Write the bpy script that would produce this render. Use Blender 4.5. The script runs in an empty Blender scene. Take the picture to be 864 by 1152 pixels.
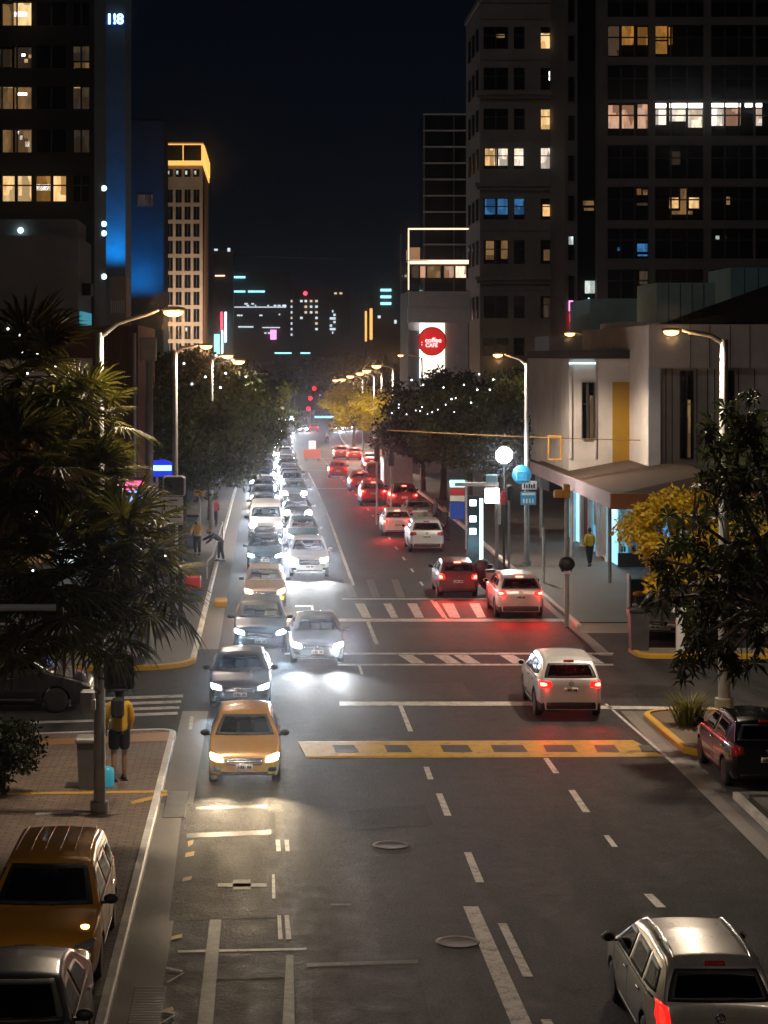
import bpy, bmesh, math, random
import numpy as np
from mathutils import Vector, Matrix
from mathutils.bvhtree import BVHTree
random.seed(7); rng = np.random.default_rng(7)
SC = bpy.context.scene
COL = SC.collection
R = math.radians
PI = math.pi
F, PX, HY, CH = 2400.0, 300.0, 400.0, 9.5      # focal length in photo pixels, vanishing point, eye height

def sst(t):
    t = min(1.0, max(0.0, t)); return t*t*(3-2*t)
def gz(y): return -5.0*sst((y-110)/290.0)       # the street dips away
def cx(y): return 5e-5*max(0.0, y-170)**2       # and bends slightly to the right
def G(px, py):                                   # photo pixel -> point on the ground
    d = 20.0
    lo, hi = 15.0, 700.0
    for _ in range(50):
        d = (lo+hi)/2
        if CH-(py-HY)*d/F < gz(d): hi = d
        else: lo = d
    return Vector(((px-PX)*d/F, d, gz(d)))
def U(px, py, d): return Vector(((px-PX)*d/F, d, CH-(py-HY)*d/F))

# ---------------------------------------------------------------- objects
def tag(o, label=None, cat=None, group=None, kind=None):
    if label: o['label'] = label
    if cat: o['category'] = cat
    if group: o['group'] = group
    if kind: o['kind'] = kind
    return o
def thing(name, label, cat, loc=(0,0,0), rz=0.0, group=None):
    o = bpy.data.objects.new(name, None); COL.objects.link(o)
    o.empty_display_size = .2
    o.location = loc; o.rotation_euler = (0,0,rz)
    return tag(o, label, cat, group)
def link_mesh(name, me, parent=None, loc=None):
    o = bpy.data.objects.new(name, me); COL.objects.link(o)
    if parent is not None: o.parent = parent
    if loc is not None: o.location = loc
    return o
class MB:
    def __init__(s): s.v=[]; s.f=[]; s.m=[]; s.sm=[]
    def add(s, vs, fs, m=0, smooth=False):
        b=len(s.v); s.v.extend([tuple(v) for v in vs])
        for f in fs: s.f.append([b+i for i in f]); s.m.append(m); s.sm.append(smooth)
    def box(s, a, b, m=0, top=None):
        x0,y0,z0=a; x1,y1,z1=b
        s.add([(x0,y0,z0),(x1,y0,z0),(x1,y1,z0),(x0,y1,z0),(x0,y0,z1),(x1,y0,z1),(x1,y1,z1),(x0,y1,z1)],
              [(3,2,1,0),(4,5,6,7),(0,1,5,4),(1,2,6,5),(2,3,7,6),(3,0,4,7)], m)
    def rbox(s, a, b, r=.02, m=0):              # box with chamfered upright edges and top
        x0,y0,z0=a; x1,y1,z1=b
        def ring(i,z): return [(x0+r+i,y0+i,z),(x1-r-i,y0+i,z),(x1-i,y0+r+i,z),(x1-i,y1-r-i,z),(x1-r-i,y1-i,z),(x0+r+i,y1-i,z),(x0+i,y1-r-i,z),(x0+i,y0+r+i,z)]
        vs=ring(r*.6,z0)+ring(0,z0+r)+ring(0,z1-r)+ring(r*.8,z1)
        fs=[tuple(range(7,-1,-1)), tuple(range(24,32))]
        for k in range(3):
            for i in range(8): fs.append((k*8+i,k*8+(i+1)%8,(k+1)*8+(i+1)%8,(k+1)*8+i))
        s.add(vs,fs,m)
    def tube(s, pts, rad, n=8, m=0, caps=True):
        pts=[Vector(p) for p in pts]
        if not hasattr(rad,'__len__'): rad=[rad]*len(pts)
        vs=[];fs=[]
        up=None
        for i,p in enumerate(pts):
            t=(pts[min(i+1,len(pts)-1)]-pts[max(i-1,0)])
            if t.length<1e-9: t=Vector((0,0,1))
            t.normalize()
            if up is None: up=Vector((0,0,1)) if abs(t.z)<.9 else Vector((1,0,0))
            a=t.cross(up); 
            if a.length<1e-6: a=t.orthogonal()
            a.normalize(); b=a.cross(t); up=b
            for k in range(n):
                an=2*PI*k/n; vs.append(p+a*(math.cos(an)*rad[i])+b*(math.sin(an)*rad[i]))
        for i in range(len(pts)-1):
            for k in range(n):
                fs.append((i*n+k,i*n+(k+1)%n,(i+1)*n+(k+1)%n,(i+1)*n+k))
        s.add(vs,fs,m,True)
        if caps:
            s.add(vs[:n],[tuple(range(n))],m); s.add(vs[-n:],[tuple(range(n-1,-1,-1))],m)
    def lathe(s, prof, n=20, m=0, c=(0,0,0), axis='z', smooth=True):
        vs=[];fs=[]
        for (r,h) in prof:
            for k in range(n):
                a=2*PI*k/n; x,y=r*math.cos(a),r*math.sin(a)
                p=(x,y,h) if axis=='z' else ((x,h,y) if axis=='y' else (h,x,y))
                vs.append((p[0]+c[0],p[1]+c[1],p[2]+c[2]))
        for i in range(len(prof)-1):
            for k in range(n): fs.append((i*n+k,i*n+(k+1)%n,(i+1)*n+(k+1)%n,(i+1)*n+k))
        fs.append(tuple(range(n))); fs.append(tuple(range((len(prof)-1)*n,len(prof)*n)))
        s.add(vs,fs,m,smooth)
    def ball(s, c, r, n=12, m=0, sc=(1,1,1)):
        vs=[];fs=[]; h=n//2
        for i in range(h+1):
            t=PI*i/h
            for k in range(n):
                a=2*PI*k/n
                vs.append((c[0]+r*sc[0]*math.sin(t)*math.cos(a),c[1]+r*sc[1]*math.sin(t)*math.sin(a),c[2]+r*sc[2]*math.cos(t)))
        for i in range(h):
            for k in range(n): fs.append((i*n+k,(i+1)*n+k,(i+1)*n+(k+1)%n,i*n+(k+1)%n))
        s.add(vs,fs,m,True)
    def plate(s, poly, y0, y1, m=0):            # outline in XZ extruded along Y
        n=len(poly)
        vs=[(x,y0,z) for x,z in poly]+[(x,y1,z) for x,z in poly]
        fs=[tuple(range(n)),tuple(range(2*n-1,n-1,-1))]+[(i,i+n,(i+1)%n+n,(i+1)%n) for i in range(n)]
        s.add(vs,fs,m)
    def prism(s, poly, z0, z1, m=0):            # outline in XY extruded along Z
        n=len(poly)
        vs=[(x,y,z0) for x,y in poly]+[(x,y,z1) for x,y in poly]
        fs=[tuple(range(n-1,-1,-1)),tuple(range(n,2*n))]+[(i,(i+1)%n,(i+1)%n+n,i+n) for i in range(n)]
        s.add(vs,fs,m)
    def mesh(s, name, mats):
        me=bpy.data.meshes.new(name); me.from_pydata(s.v,[],s.f)
        for mt in (mats if isinstance(mats,(list,tuple)) else [mats]): me.materials.append(mt)
        me.polygons.foreach_set('material_index',s.m); me.polygons.foreach_set('use_smooth',s.sm)
        me.update(); return me
    def build(s, name, mats, parent=None, loc=None):
        me=s.mesh(name,mats)
        bm=bmesh.new(); bm.from_mesh(me); bmesh.ops.recalc_face_normals(bm, faces=bm.faces); bm.to_mesh(me); bm.free()
        return link_mesh(name,me,parent,loc)

# ---------------------------------------------------------------- materials
def nt(name):
    m=bpy.data.materials.new(name); m.use_nodes=True
    n=m.node_tree.nodes; b=n['Principled BSDF']; return m,m.node_tree,b
def mat(name, col, rough=.6, metal=0.0, var=.25, scale=3.0, bump=0.0, coat=0.0, rvar=.12, world=True, spec=.5, trans=0.0):
    m,t,b=nt(name); L=t.links
    tc=t.nodes.new('ShaderNodeTexCoord'); nz=t.nodes.new('ShaderNodeTexNoise')
    nz.inputs['Scale'].default_value=scale; nz.inputs['Detail'].default_value=6; nz.inputs['Roughness'].default_value=.65
    L.new(tc.outputs['Object'],nz.inputs['Vector'])
    r=t.nodes.new('ShaderNodeMapRange'); r.inputs['From Min'].default_value=.3; r.inputs['From Max'].default_value=.7
    r.inputs['To Min'].default_value=1-var; r.inputs['To Max'].default_value=1+var
    L.new(nz.outputs['Fac'],r.inputs['Value'])
    mx=t.nodes.new('ShaderNodeMix'); mx.data_type='RGBA'; mx.blend_type='MULTIPLY'; mx.inputs[0].default_value=1
    mx.inputs[6].default_value=(*col,1); L.new(r.outputs[0],mx.inputs[7]); L.new(mx.outputs[2],b.inputs['Base Color'])
    r2=t.nodes.new('ShaderNodeMapRange'); r2.inputs['From Min'].default_value=.3; r2.inputs['From Max'].default_value=.7
    r2.inputs['To Min'].default_value=max(.03,rough-rvar); r2.inputs['To Max'].default_value=min(1,rough+rvar)
    L.new(nz.outputs['Fac'],r2.inputs['Value']); L.new(r2.outputs[0],b.inputs['Roughness'])
    b.inputs['Metallic'].default_value=metal; b.inputs['Coat Weight'].default_value=coat; b.inputs['Coat Roughness'].default_value=.06
    b.inputs['Specular IOR Level'].default_value=spec
    if trans: b.inputs['Transmission Weight'].default_value=trans
    if bump:
        bp=t.nodes.new('ShaderNodeBump'); bp.inputs['Strength'].default_value=bump; bp.inputs['Distance'].default_value=.02
        n2=t.nodes.new('ShaderNodeTexNoise'); n2.inputs['Scale'].default_value=scale*12; n2.inputs['Detail'].default_value=3
        L.new(tc.outputs['Object'],n2.inputs['Vector']); L.new(n2.outputs['Fac'],bp.inputs['Height']); L.new(bp.outputs[0],b.inputs['Normal'])
    return m
def emit(name, col, st, sample=True):
    m,t,b=nt(name); b.inputs['Base Color'].default_value=(col[0]*.5,col[1]*.5,col[2]*.5,1)
    b.inputs['Emission Color'].default_value=(*col,1); b.inputs['Emission Strength'].default_value=st; b.inputs['Roughness'].default_value=.3
    if not sample: m.cycles.emission_sampling='NONE'
    return m
def paint(name, col, metal=.25, rough=.34): return mat(name,col,rough,metal,.08,1.5,0,.7,.06)
def room(name, col, st, sc=1.2, lo=.34):        # a lit room seen through a window: blinds, furniture, lamps
    m,t,b=nt(name); L=t.links; m.cycles.emission_sampling='NONE'
    tc=t.nodes.new('ShaderNodeTexCoord'); mp=t.nodes.new('ShaderNodeMapping'); mp.inputs['Scale'].default_value=(sc*1.25,sc,sc*.42)
    oi=t.nodes.new('ShaderNodeObjectInfo'); ad=t.nodes.new('ShaderNodeVectorMath'); ad.operation='ADD'
    ml=t.nodes.new('ShaderNodeMath'); ml.operation='MULTIPLY'; ml.inputs[1].default_value=91.0
    L.new(oi.outputs['Random'],ml.inputs[0]); L.new(tc.outputs['Object'],ad.inputs[0]); L.new(ml.outputs[0],ad.inputs[1])
    L.new(ad.outputs[0],mp.inputs['Vector'])
    vo=t.nodes.new('ShaderNodeTexVoronoi'); vo.distance='CHEBYCHEV'; vo.inputs['Scale'].default_value=1.0; vo.inputs['Randomness'].default_value=.9
    L.new(mp.outputs[0],vo.inputs['Vector'])
    nz=t.nodes.new('ShaderNodeTexNoise'); nz.inputs['Scale'].default_value=2.3; L.new(mp.outputs[0],nz.inputs['Vector'])
    sp=t.nodes.new('ShaderNodeSeparateColor'); L.new(vo.outputs['Color'],sp.inputs[0])
    mu=t.nodes.new('ShaderNodeMath'); mu.operation='MULTIPLY'; L.new(sp.outputs[0],mu.inputs[0]); L.new(nz.outputs['Fac'],mu.inputs[1])
    rm=t.nodes.new('ShaderNodeMapRange'); rm.inputs['From Min'].default_value=.08; rm.inputs['From Max'].default_value=.45
    rm.inputs['To Min'].default_value=lo*st; rm.inputs['To Max'].default_value=st; L.new(mu.outputs[0],rm.inputs['Value'])
    hs=t.nodes.new('ShaderNodeMix'); hs.data_type='RGBA'; L.new(sp.outputs[1],hs.inputs[0])
    hs.inputs[6].default_value=(*col,1); hs.inputs[7].default_value=(col[0],col[1]*.8,col[2]*.62,1)
    b.inputs['Base Color'].default_value=(.02,.02,.02,1); L.new(hs.outputs[2],b.inputs['Emission Color']); L.new(rm.outputs[0],b.inputs['Emission Strength'])
    b.inputs['Roughness'].default_value=.12
    return m
M={}
M['black']=mat('black_plastic',(.012,.012,.013),.5,0,.3,5)
M['gloss']=mat('dark_glass',(.006,.007,.008),.06,0,.2,2,0,.3,.03)
M['tyre']=mat('tyre_rubber',(.014,.014,.014),.75,0,.3,8)
M['alloy']=mat('wheel_alloy',(.42,.43,.45),.35,.85,.15,6)
M['chrome']=mat('chrome_trim',(.7,.7,.72),.2,1,.08,6)
M['plate']=mat('number_plate',(.62,.60,.5),.45,0,.1,9)
M['plate_ink']=mat('plate_lettering',(.03,.05,.03),.6)
M['galv']=mat('galvanised_steel',(.36,.36,.35),.5,.35,.18,2.5,.05)
M['darkpole']=mat('dark_painted_steel',(.05,.055,.06),.5,.2,.25,3)
M['signal']=mat('signal_black',(.018,.018,.02),.5,0,.3,4)
M['amberpaint']=mat('amber_painted_metal',(.62,.27,.02),.5,0,.12,4)
M['white_sign']=mat('white_sign_sheet',(.72,.71,.68),.5,0,.08,3)
M['ink']=mat('black_ink',(.02,.02,.02),.6)
M['blue_sign']=mat('blue_sign_sheet',(.06,.32,.55),.4,0,.1,3)
M['red_paint']=mat('red_painted_metal',(.5,.02,.02),.45,0,.12,4)
M['bark']=mat('tree_bark',(.07,.05,.035),.9,0,.4,6,.5)
def leafmat(name,c1,c2,rough=.5):
    m,t,b=nt(name); L=t.links
    g=t.nodes.new('ShaderNodeNewGeometry'); r=t.nodes.new('ShaderNodeValToRGB')
    r.color_ramp.elements[0].color=(*c1,1); r.color_ramp.elements[1].color=(*c2,1)
    L.new(g.outputs['Random Per Island'],r.inputs[0]); L.new(r.outputs[0],b.inputs['Base Color'])
    b.inputs['Roughness'].default_value=rough; b.inputs['Specular IOR Level'].default_value=.25
    tl=t.nodes.new('ShaderNodeBsdfTranslucent'); L.new(r.outputs[0],tl.inputs[0]); mx=t.nodes.new('ShaderNodeMixShader'); mx.inputs[0].default_value=.4; L.new(b.outputs[0],mx.inputs[1]); L.new(tl.outputs[0],mx.inputs[2]); L.new(mx.outputs[0],t.nodes['Material Output'].inputs[0])
    return m
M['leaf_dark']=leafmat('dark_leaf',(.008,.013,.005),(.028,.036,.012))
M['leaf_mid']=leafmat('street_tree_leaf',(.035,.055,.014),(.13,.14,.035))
M['leaf_yel']=leafmat('lamplit_yellow_leaf',(.45,.31,.015),(.80,.58,.05))  # yellow lamplight painted into the leaf colour
M['leaf_olive']=leafmat('lamplit_olive_leaf',(.30,.23,.012),(.60,.43,.03))  # farther trees, lamplight likewise put into the leaf colour
M['leaf_palm']=leafmat('fan_palm_leaf',(.028,.029,.005),(.13,.115,.015),.5)
M['grass']=leafmat('tuft_leaf',(.06,.07,.015),(.2,.17,.05),.55)

M['seat']=mat('seat_cloth',(.035,.034,.036),.85,0,.2,8,.1); M['dash']=mat('dashboard_plastic',(.022,.022,.024),.6,0,.2,6)
def glassmat():
    m=bpy.data.materials.new('car_glass'); m.use_nodes=True; t=m.node_tree; t.nodes.clear(); o=t.nodes.new('ShaderNodeOutputMaterial')
    tr=t.nodes.new('ShaderNodeBsdfTransparent'); tr.inputs[0].default_value=(.26,.29,.29,1); gl=t.nodes.new('ShaderNodeBsdfGlossy'); gl.inputs['Roughness'].default_value=.04; gl.inputs['Color'].default_value=(.9,.95,1,1)
    fr=t.nodes.new('ShaderNodeFresnel'); fr.inputs[0].default_value=1.6; mx=t.nodes.new('ShaderNodeMixShader'); t.links.new(fr.outputs[0],mx.inputs[0]); t.links.new(tr.outputs[0],mx.inputs[1]); t.links.new(gl.outputs[0],mx.inputs[2]); t.links.new(mx.outputs[0],o.inputs[0]); return m
M['glass']=glassmat()
# ---------------------------------------------------------------- cars
def smooth_profile(pts, L, sig=.05):
    xs=np.linspace(-L/2,L/2,400); p=np.array(pts); z=np.interp(xs,p[:,0],p[:,1])
    k=max(1,int(sig/(L/400))); w=np.hanning(2*k+3); w/=w.sum()
    zp=np.pad(z,(k+1,k+1),mode='edge'); z2=np.convolve(zp,w,'valid')
    return lambda x: float(np.interp(x,xs,z2))
SPECS={
 # top outline from tail to nose; wheels; belt height; roof width share; cladding height
 'hatch':dict(L=3.95,W=1.70,H=1.50,zb=.95,rw=.66,clad=.0,wx=(-1.25,1.27),R=.30,top=[(-1.975,.86),(-1.93,.99),(-1.86,1.03),(-1.50,1.40),(-1.2,1.46),(-.35,1.50),(.22,1.44),(1.02,.99),(1.25,.94),(1.75,.80),(1.90,.70),(1.975,.52)]),
 'sedan':dict(L=4.5,W=1.76,H=1.45,zb=.93,rw=.66,clad=.0,wx=(-1.35,1.36),R=.31,top=[(-2.25,.80),(-2.21,.97),(-2.1,1.02),(-1.55,1.06),(-.88,1.38),(-.5,1.43),(-.1,1.45),(.42,1.39),(1.2,.97),(1.5,.91),(2.0,.79),(2.18,.69),(2.25,.52)]),
 'suv':dict(L=4.45,W=1.82,H=1.66,zb=1.06,rw=.70,clad=.46,wx=(-1.33,1.34),R=.35,top=[(-2.225,.80),(-2.20,1.06),(-2.12,1.12),(-1.76,1.52),(-1.5,1.61),(-.4,1.66),(.3,1.60),(1.05,1.12),(1.35,1.07),(1.95,.95),(2.14,.83),(2.225,.60)]),
 'wagon':dict(L=4.6,W=1.80,H=1.60,zb=1.00,rw=.70,clad=.0,wx=(-1.36,1.38),R=.32,top=[(-2.3,.80),(-2.28,1.02),(-2.22,1.06),(-1.95,1.48),(-1.72,1.57),(-.5,1.60),(.35,1.54),(1.3,1.02),(1.55,.97),(2.05,.84),(2.22,.74),(2.3,.55)]),
 'van':dict(L=4.9,W=1.9,H=1.95,zb=1.12,rw=.82,clad=.0,wx=(-1.5,1.5),R=.34,top=[(-2.45,1.5),(-2.43,1.82),(-2.3,1.93),(-.5,1.95),(.9,1.9),(1.3,1.78),(1.95,1.18),(2.15,1.08),(2.38,.9),(2.45,.62)]),
}
class CarShape:
    def __init__(s, kind):
        s.__dict__.update(SPECS[kind]); s.kind=kind
        s.zt=smooth_profile(s.top,s.L)
        s.gx=[.1,.2,.34,.55,.75,s.zb,s.H]; s.gy=[.88,.92,.97,1.0,.985,.955,s.rw]
    def wid(s,x,z):
        g=np.interp(z,s.gx,s.gy); xa=s.L/2-.85
        t=max(0,(abs(x)-xa)/.85); t2=max(0,(abs(x)-(s.L/2-.14))/.14)
        return s.W/2*g*(1-.13*t**2.0-.07*t2**2)
    def low(s,x):
        z=.2+.10*max(0,(abs(x)-(s.L/2-.5))/.5)**2; r=s.R+.065
        for w in s.wx:
            if abs(x-w)<r: z=max(z,s.R+math.sqrt(r*r-(x-w)**2))
        return z
    def body(s, holes=()):
        xs=list(np.linspace(-s.L/2,s.L/2,int(s.L/.055)))
        xs+= [-s.L/2+.02,-s.L/2+.045,s.L/2-.02,s.L/2-.045]
        for w in s.wx: xs+=[w-s.R-.066,w-s.R-.06,w-s.R-.04,w+s.R+.04,w+s.R+.06,w+s.R+.066]
        xs=sorted(xs); vs=[];fs=[];ms=[]
        NS,NT=17,19; ring=None
        for x in xs:
            zl=s.low(x); zt=s.zt(x); zt=max(zt,zl+.12); r=min(.075,(zt-zl)*.35)
            pts=[]
            for k in range(NS):
                z=zl+(zt-r-zl)*k/(NS-1); pts.append((s.wid(x,z),z))
            wr=s.wid(x,zt-r); wt=s.wid(x,zt)-r*.75
            for k in (1,2,3):
                a=k/4*PI/2; pts.append((wt+(wr-wt)*math.cos(a), zt-r+r*math.sin(a)))
            crown=.035
            for k in range(NT):
                y=wt*(1-k/(NT-1)*2); u=y/max(wt,.01); pts.append((y,zt+crown*(1-u*u)))
            half=pts[:NS+3]
            full=half+pts[NS+3:]+[(-y,z) for y,z in reversed(half)]
            full=[(half[0][0]*.85,zl)]+full+[(-half[0][0]*.85,zl)]
            ring=len(full)
            for y,z in full: vs.append((x,y,z))
        n=len(xs)
        for i in range(n-1):
            for k in range(ring):
                k2=(k+1)%ring
                f=(i*ring+k,(i+1)*ring+k,(i+1)*ring+k2,i*ring+k2)
                zc=sum(vs[a][2] for a in f)/4; xc=vs[f[0]][0]
                under = k in (ring-1,0,ring-2)
                lip = s.clad and zc<s.clad+.02
                arch = s.clad and any(math.hypot(xc-w,zc-s.R)<s.R+.13 for w in s.wx)
                fs.append(f); ms.append(1 if under or lip or arch else 0)
        s.bvh=BVHTree.FromPolygons([Vector(v) for v in vs],[tuple(f) for f in fs]+[tuple(range(ring-1,-1,-1)),tuple(range((n-1)*ring,n*ring))])
        def inside(p,q):                          # strictly inside a convex quad, two centimetres in
            sg=None
            for i in range(4):
                a,e=q[i],q[(i+1)%4]; L=math.hypot(e[0]-a[0],e[1]-a[1]); cr=((e[0]-a[0])*(p[1]-a[1])-(e[1]-a[1])*(p[0]-a[0]))/L
                if abs(cr)<.012: return False
                if sg is None: sg=cr>0
                elif (cr>0)!=sg: return False
            return True
        keep=[]
        for fi,f in enumerate(fs):
            P=[vs[a] for a in f]; cxm=sum(v[0] for v in P)/4; cym=sum(v[1] for v in P)/4; cut=False
            for q,ax in holes:
                if ax=='x' and cxm<-.1 or ax=='-x' and cxm>-.3 or ax=='y' and cym<.3 or ax=='-y' and cym>-.3: continue
                pr=[(v[1],v[2]) if ax in('x','-x') else (v[0],v[2]) for v in P]
                if all(inside(t_,q) for t_ in pr): cut=True; break
            if not cut: keep.append(fi)
        fs=[fs[i] for i in keep]; ms=[ms[i] for i in keep]
        fs.append(tuple(range(ring-1,-1,-1))); ms.append(0)
        fs.append(tuple(range((n-1)*ring,n*ring))); ms.append(0)
        b=MB(); b.v=vs; b.f=[list(f) for f in fs]; b.m=ms; b.sm=[True]*(len(fs)-2)+[False,False]
        me=b.mesh(s.kind+'_body',[M['white_sign'],M['black']])
        bm=bmesh.new(); bm.from_mesh(me); bmesh.ops.recalc_face_normals(bm,faces=bm.faces); bm.to_mesh(me); bm.free()
        return me
    def patch(s, b, corners, ax, n=10, m=6, off=.008, mi=0, sq=.1, border=None):
        """a panel lying on the body: corners seen along the axis, thrown onto the surface"""
        c=[Vector((*p,0)) for p in corners]; d={'x':Vector((-1,0,0)),'-x':Vector((1,0,0)),'y':Vector((0,-1,0)),'-y':Vector((0,1,0)),'z':Vector((0,0,-1))}[ax]
        P=[];ok=[]
        for j in range(m+1):
            for i in range(n+1):
                u=2*i/n-1; v=2*j/m-1
                uu=u*math.sqrt(1-sq*v*v); vv=v*math.sqrt(1-sq*u*u); a=(uu+1)/2; e=(vv+1)/2
                q=(c[0]*(1-a)+c[1]*a)*(1-e)+(c[3]*(1-a)+c[2]*a)*e
                o=Vector((3,q.x,q.y)) if ax=='x' else Vector((-3,q.x,q.y)) if ax=='-x' else Vector((q.x,3,q.y)) if ax=='y' else Vector((q.x,-3,q.y)) if ax=='-y' else Vector((q.x,q.y,4))
                h,nn,_,_=s.bvh.ray_cast(o,d)
                if h is None: P.append(Vector((0,0,0))); ok.append(False)
                else:
                    if nn.dot(d)>0: nn=-nn
                    P.append(h+nn*off); ok.append(True)
        N=n+1; fs=[]
        for j in range(m):
            for i in range(n):
                f=(j*N+i,j*N+i+1,(j+1)*N+i+1,(j+1)*N+i)
                if all(ok[k] for k in f): fs.append(f)
        base=len(P); loop=[j*N for j in range(m+1)]+[m*N+i for i in range(1,n+1)]+[j*N+n for j in range(m-1,-1,-1)]+[i for i in range(n-1,0,-1)]
        for k in loop: P.append(P[k]+d*(off+.012))
        ll=len(loop)
        for k in range(ll):
            a,e=loop[k],loop[(k+1)%ll]
            if ok[a] and ok[e]: fs.append((a,e,base+(k+1)%ll,base+k))
        if border is None: b.add(P,fs,mi,True)
        else:
            ng=len(fs); nskirt=ng-0
            b0=len(b.v); b.v.extend([tuple(v) for v in P])
            for f in fs:
                i0=f[0]; j_,i_=divmod(i0,N); edge=(max(f)>=base) or i_ in (0,n-1) or j_ in (0,m-1)
                b.f.append([b0+k for k in f]); b.m.append(border if edge else mi); b.sm.append(True)
def build_proto(kind):
    s=CarShape(kind); P={}; W2=s.W/2
    zb=s.zb; H=s.H; L2=s.L/2
    def mk(name, mats, fn):
        b=MB(); fn(b)
        me=b.mesh(kind+'_'+name,mats)
        bm=bmesh.new(); bm.from_mesh(me); bmesh.ops.recalc_face_normals(bm,faces=bm.faces); bm.to_mesh(me); bm.free()
        P.setdefault(name,[]).append(me); return me
    zc,zr={'hatch':(1.02,1.40),'sedan':(1.0,1.36),'suv':(1.15,1.55),'wagon':(1.06,1.50),'van':(1.24,1.74)}[kind]
    wl,wu=W2*.83,W2*(s.rw-.05)
    zc2,zr2={'hatch':(1.05,1.36),'sedan':(1.09,1.34),'suv':(1.14,1.5),'wagon':(1.08,1.47),'van':(1.2,1.75)}[kind]
    wl2,wu2=W2*.80,W2*(s.rw-.06)
    SW={'hatch':[[(.92,1.0),(-.12,1.0),(-.12,1.36),(.34,1.36)],[(-.2,1.0),(-1.25,1.03),(-1.18,1.33),(-.2,1.36)]],
        'sedan':[[(1.05,.98),(.02,.98),(.02,1.32),(.52,1.31)],[(-.06,.98),(-1.12,1.02),(-.78,1.27),(-.06,1.32)]],
        'suv':[[(.95,1.12),(-.12,1.12),(-.12,1.5),(.38,1.5)],[(-.2,1.12),(-1.05,1.12),(-1.02,1.48),(-.2,1.5)],[(-1.13,1.14),(-1.62,1.2),(-1.5,1.42),(-1.11,1.47)]],
        'wagon':[[(1.15,1.05),(.05,1.05),(.05,1.45),(.5,1.45)],[(-.03,1.05),(-1.0,1.05),(-.97,1.44),(-.03,1.45)],[(-1.08,1.06),(-1.85,1.1),(-1.7,1.4),(-1.06,1.44)]],
        'van':[[(1.75,1.2),(.6,1.2),(.6,1.72),(1.28,1.7)],[(.5,1.2),(-.8,1.2),(-.8,1.72),(.5,1.72)],[(-.9,1.2),(-2.1,1.2),(-2.05,1.7),(-.9,1.72)]]}[kind]
    FW=[(-wl,zc),(wl,zc),(wu,zr),(-wu,zr)]; RW=[(-wl2,zc2),(wl2,zc2),(wu2,zr2),(-wu2,zr2)]
    P['body']=s.body([(FW,'x'),(RW,'-x')]+[(q,ax) for q in SW for ax in ('y','-y')])
    GM=[M['glass'],M['black']]
    mk('windscreen',GM,lambda b:s.patch(b,FW,'x',16,8,.006,0,.03,1))
    mk('rear_window',GM,lambda b:s.patch(b,RW,'-x',16,8,.006,0,.05,1))
    for q in SW:
        for ax in ('y','-y'):
            mk('side_window',GM,lambda b:s.patch(b,q,ax,10,6,.006,0,.04,1))
    # seats, dashboard and steering wheel seen through the glass
    def cabin(b):
        xf=SW[0][0][0]; zs=zb-.42
        b.rbox((xf-.42,-W2*.78,zb-.22),(xf+.12,W2*.78,zb-.03),.06,1)
        b.box((SW[1][1][0]-.1,-W2*.8,.32),(xf,W2*.8,.36),1)
        b.tube([(xf-.5+.06*math.sin(a_),-.38+.18*math.cos(a_),zb+.0+.17*math.sin(a_)) for a_ in np.linspace(0,2*PI,15)],.016,6,1,False)
        for y in (-.37,.37):
            b.rbox((xf-1.35,y-.24,zs-.1),(xf-.85,y+.24,zs+.05),.05,0); b.rbox((xf-1.48,y-.23,zs),(xf-1.32,y+.23,zs+.62),.06,0); b.rbox((xf-1.47,y-.13,zs+.66),(xf-1.36,y+.13,zs+.84),.04,0)
        xr=SW[1][1][0]+.05
        b.rbox((xr,-W2*.7,zs-.1),(xr+.5,W2*.7,zs+.05),.05,0); b.rbox((xr-.1,-W2*.7,zs),(xr+.06,W2*.7,zs+.5),.05,0)
        for y in (-.4,.4): b.rbox((xr-.08,y-.12,zs+.52),(xr+.02,y+.12,zs+.68),.04,0)
        b.rbox((xf-.62,-.12,zr-.13),(xf-.58,.12,zr-.06),.02,1)
    mk('cabin',[M['seat'],M['dash']],cabin)
    # black pillar strip + door seams + sills in one trim part
    def trim(b):
        x0=SW[0][0][0]; 
        doors=[SW[0][1][0]-.04, SW[0][0][0]+.05, max(-1.1,SW[1][1][0]+.12)]
        for ax in ('y','-y'):
            for xd in doors[:2]: s.patch(b,[(xd-.009,.34),(xd+.009,.34),(xd+.009,zb-.02),(xd-.009,zb-.02)],ax,1,8,.002,0,0)
            s.patch(b,[(-.88,.24),(.86,.24),(.86,.36),(-.88,.36)],ax,10,2,.006,0,0)
            s.patch(b,[(SW[-1][1][0]+.05,zb+.015),(x0,zb+.0),(x0,zb+.03),(SW[-1][1][0]+.05,zb+.045)],ax,12,1,.005,0,0)
        s.patch(b,[(-W2*.62,.22),(W2*.62,.22),(W2*.66,.36),(-W2*.66,.36)],'x',10,3,.006,0,.1)
        s.patch(b,[(-W2*.72,.22),(W2*.72,.22),(W2*.76,.38 if not s.clad else .5),(-W2*.76,.38 if not s.clad else .5)],'-x',10,3,.006,0,.1)
    mk('trim',[M['black']],trim)
    gz0,gz1={'hatch':(.5,.66),'sedan':(.5,.66),'suv':(.58,.80),'wagon':(.52,.70),'van':(.6,.8)}[kind]
    def grille(b):
        s.patch(b,[(-W2*.48,gz0),(W2*.48,gz0),(W2*.56,gz1),(-W2*.56,gz1)],'x',10,4,.008,0,.15)
        for k in range(3):
            z=gz0+(gz1-gz0)*(k+.7)/3.4; s.patch(b,[(-W2*.46,z-.008),(W2*.46,z-.008),(W2*.46,z+.008),(-W2*.46,z+.008)],'x',8,1,.014,1,0)
        b.ball((s.L/2-.035,0,(gz0+gz1)/2+.01),.055,10,1,(.5,1,1))
    mk('grille',[M['black'],M['chrome']],grille)
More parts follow.
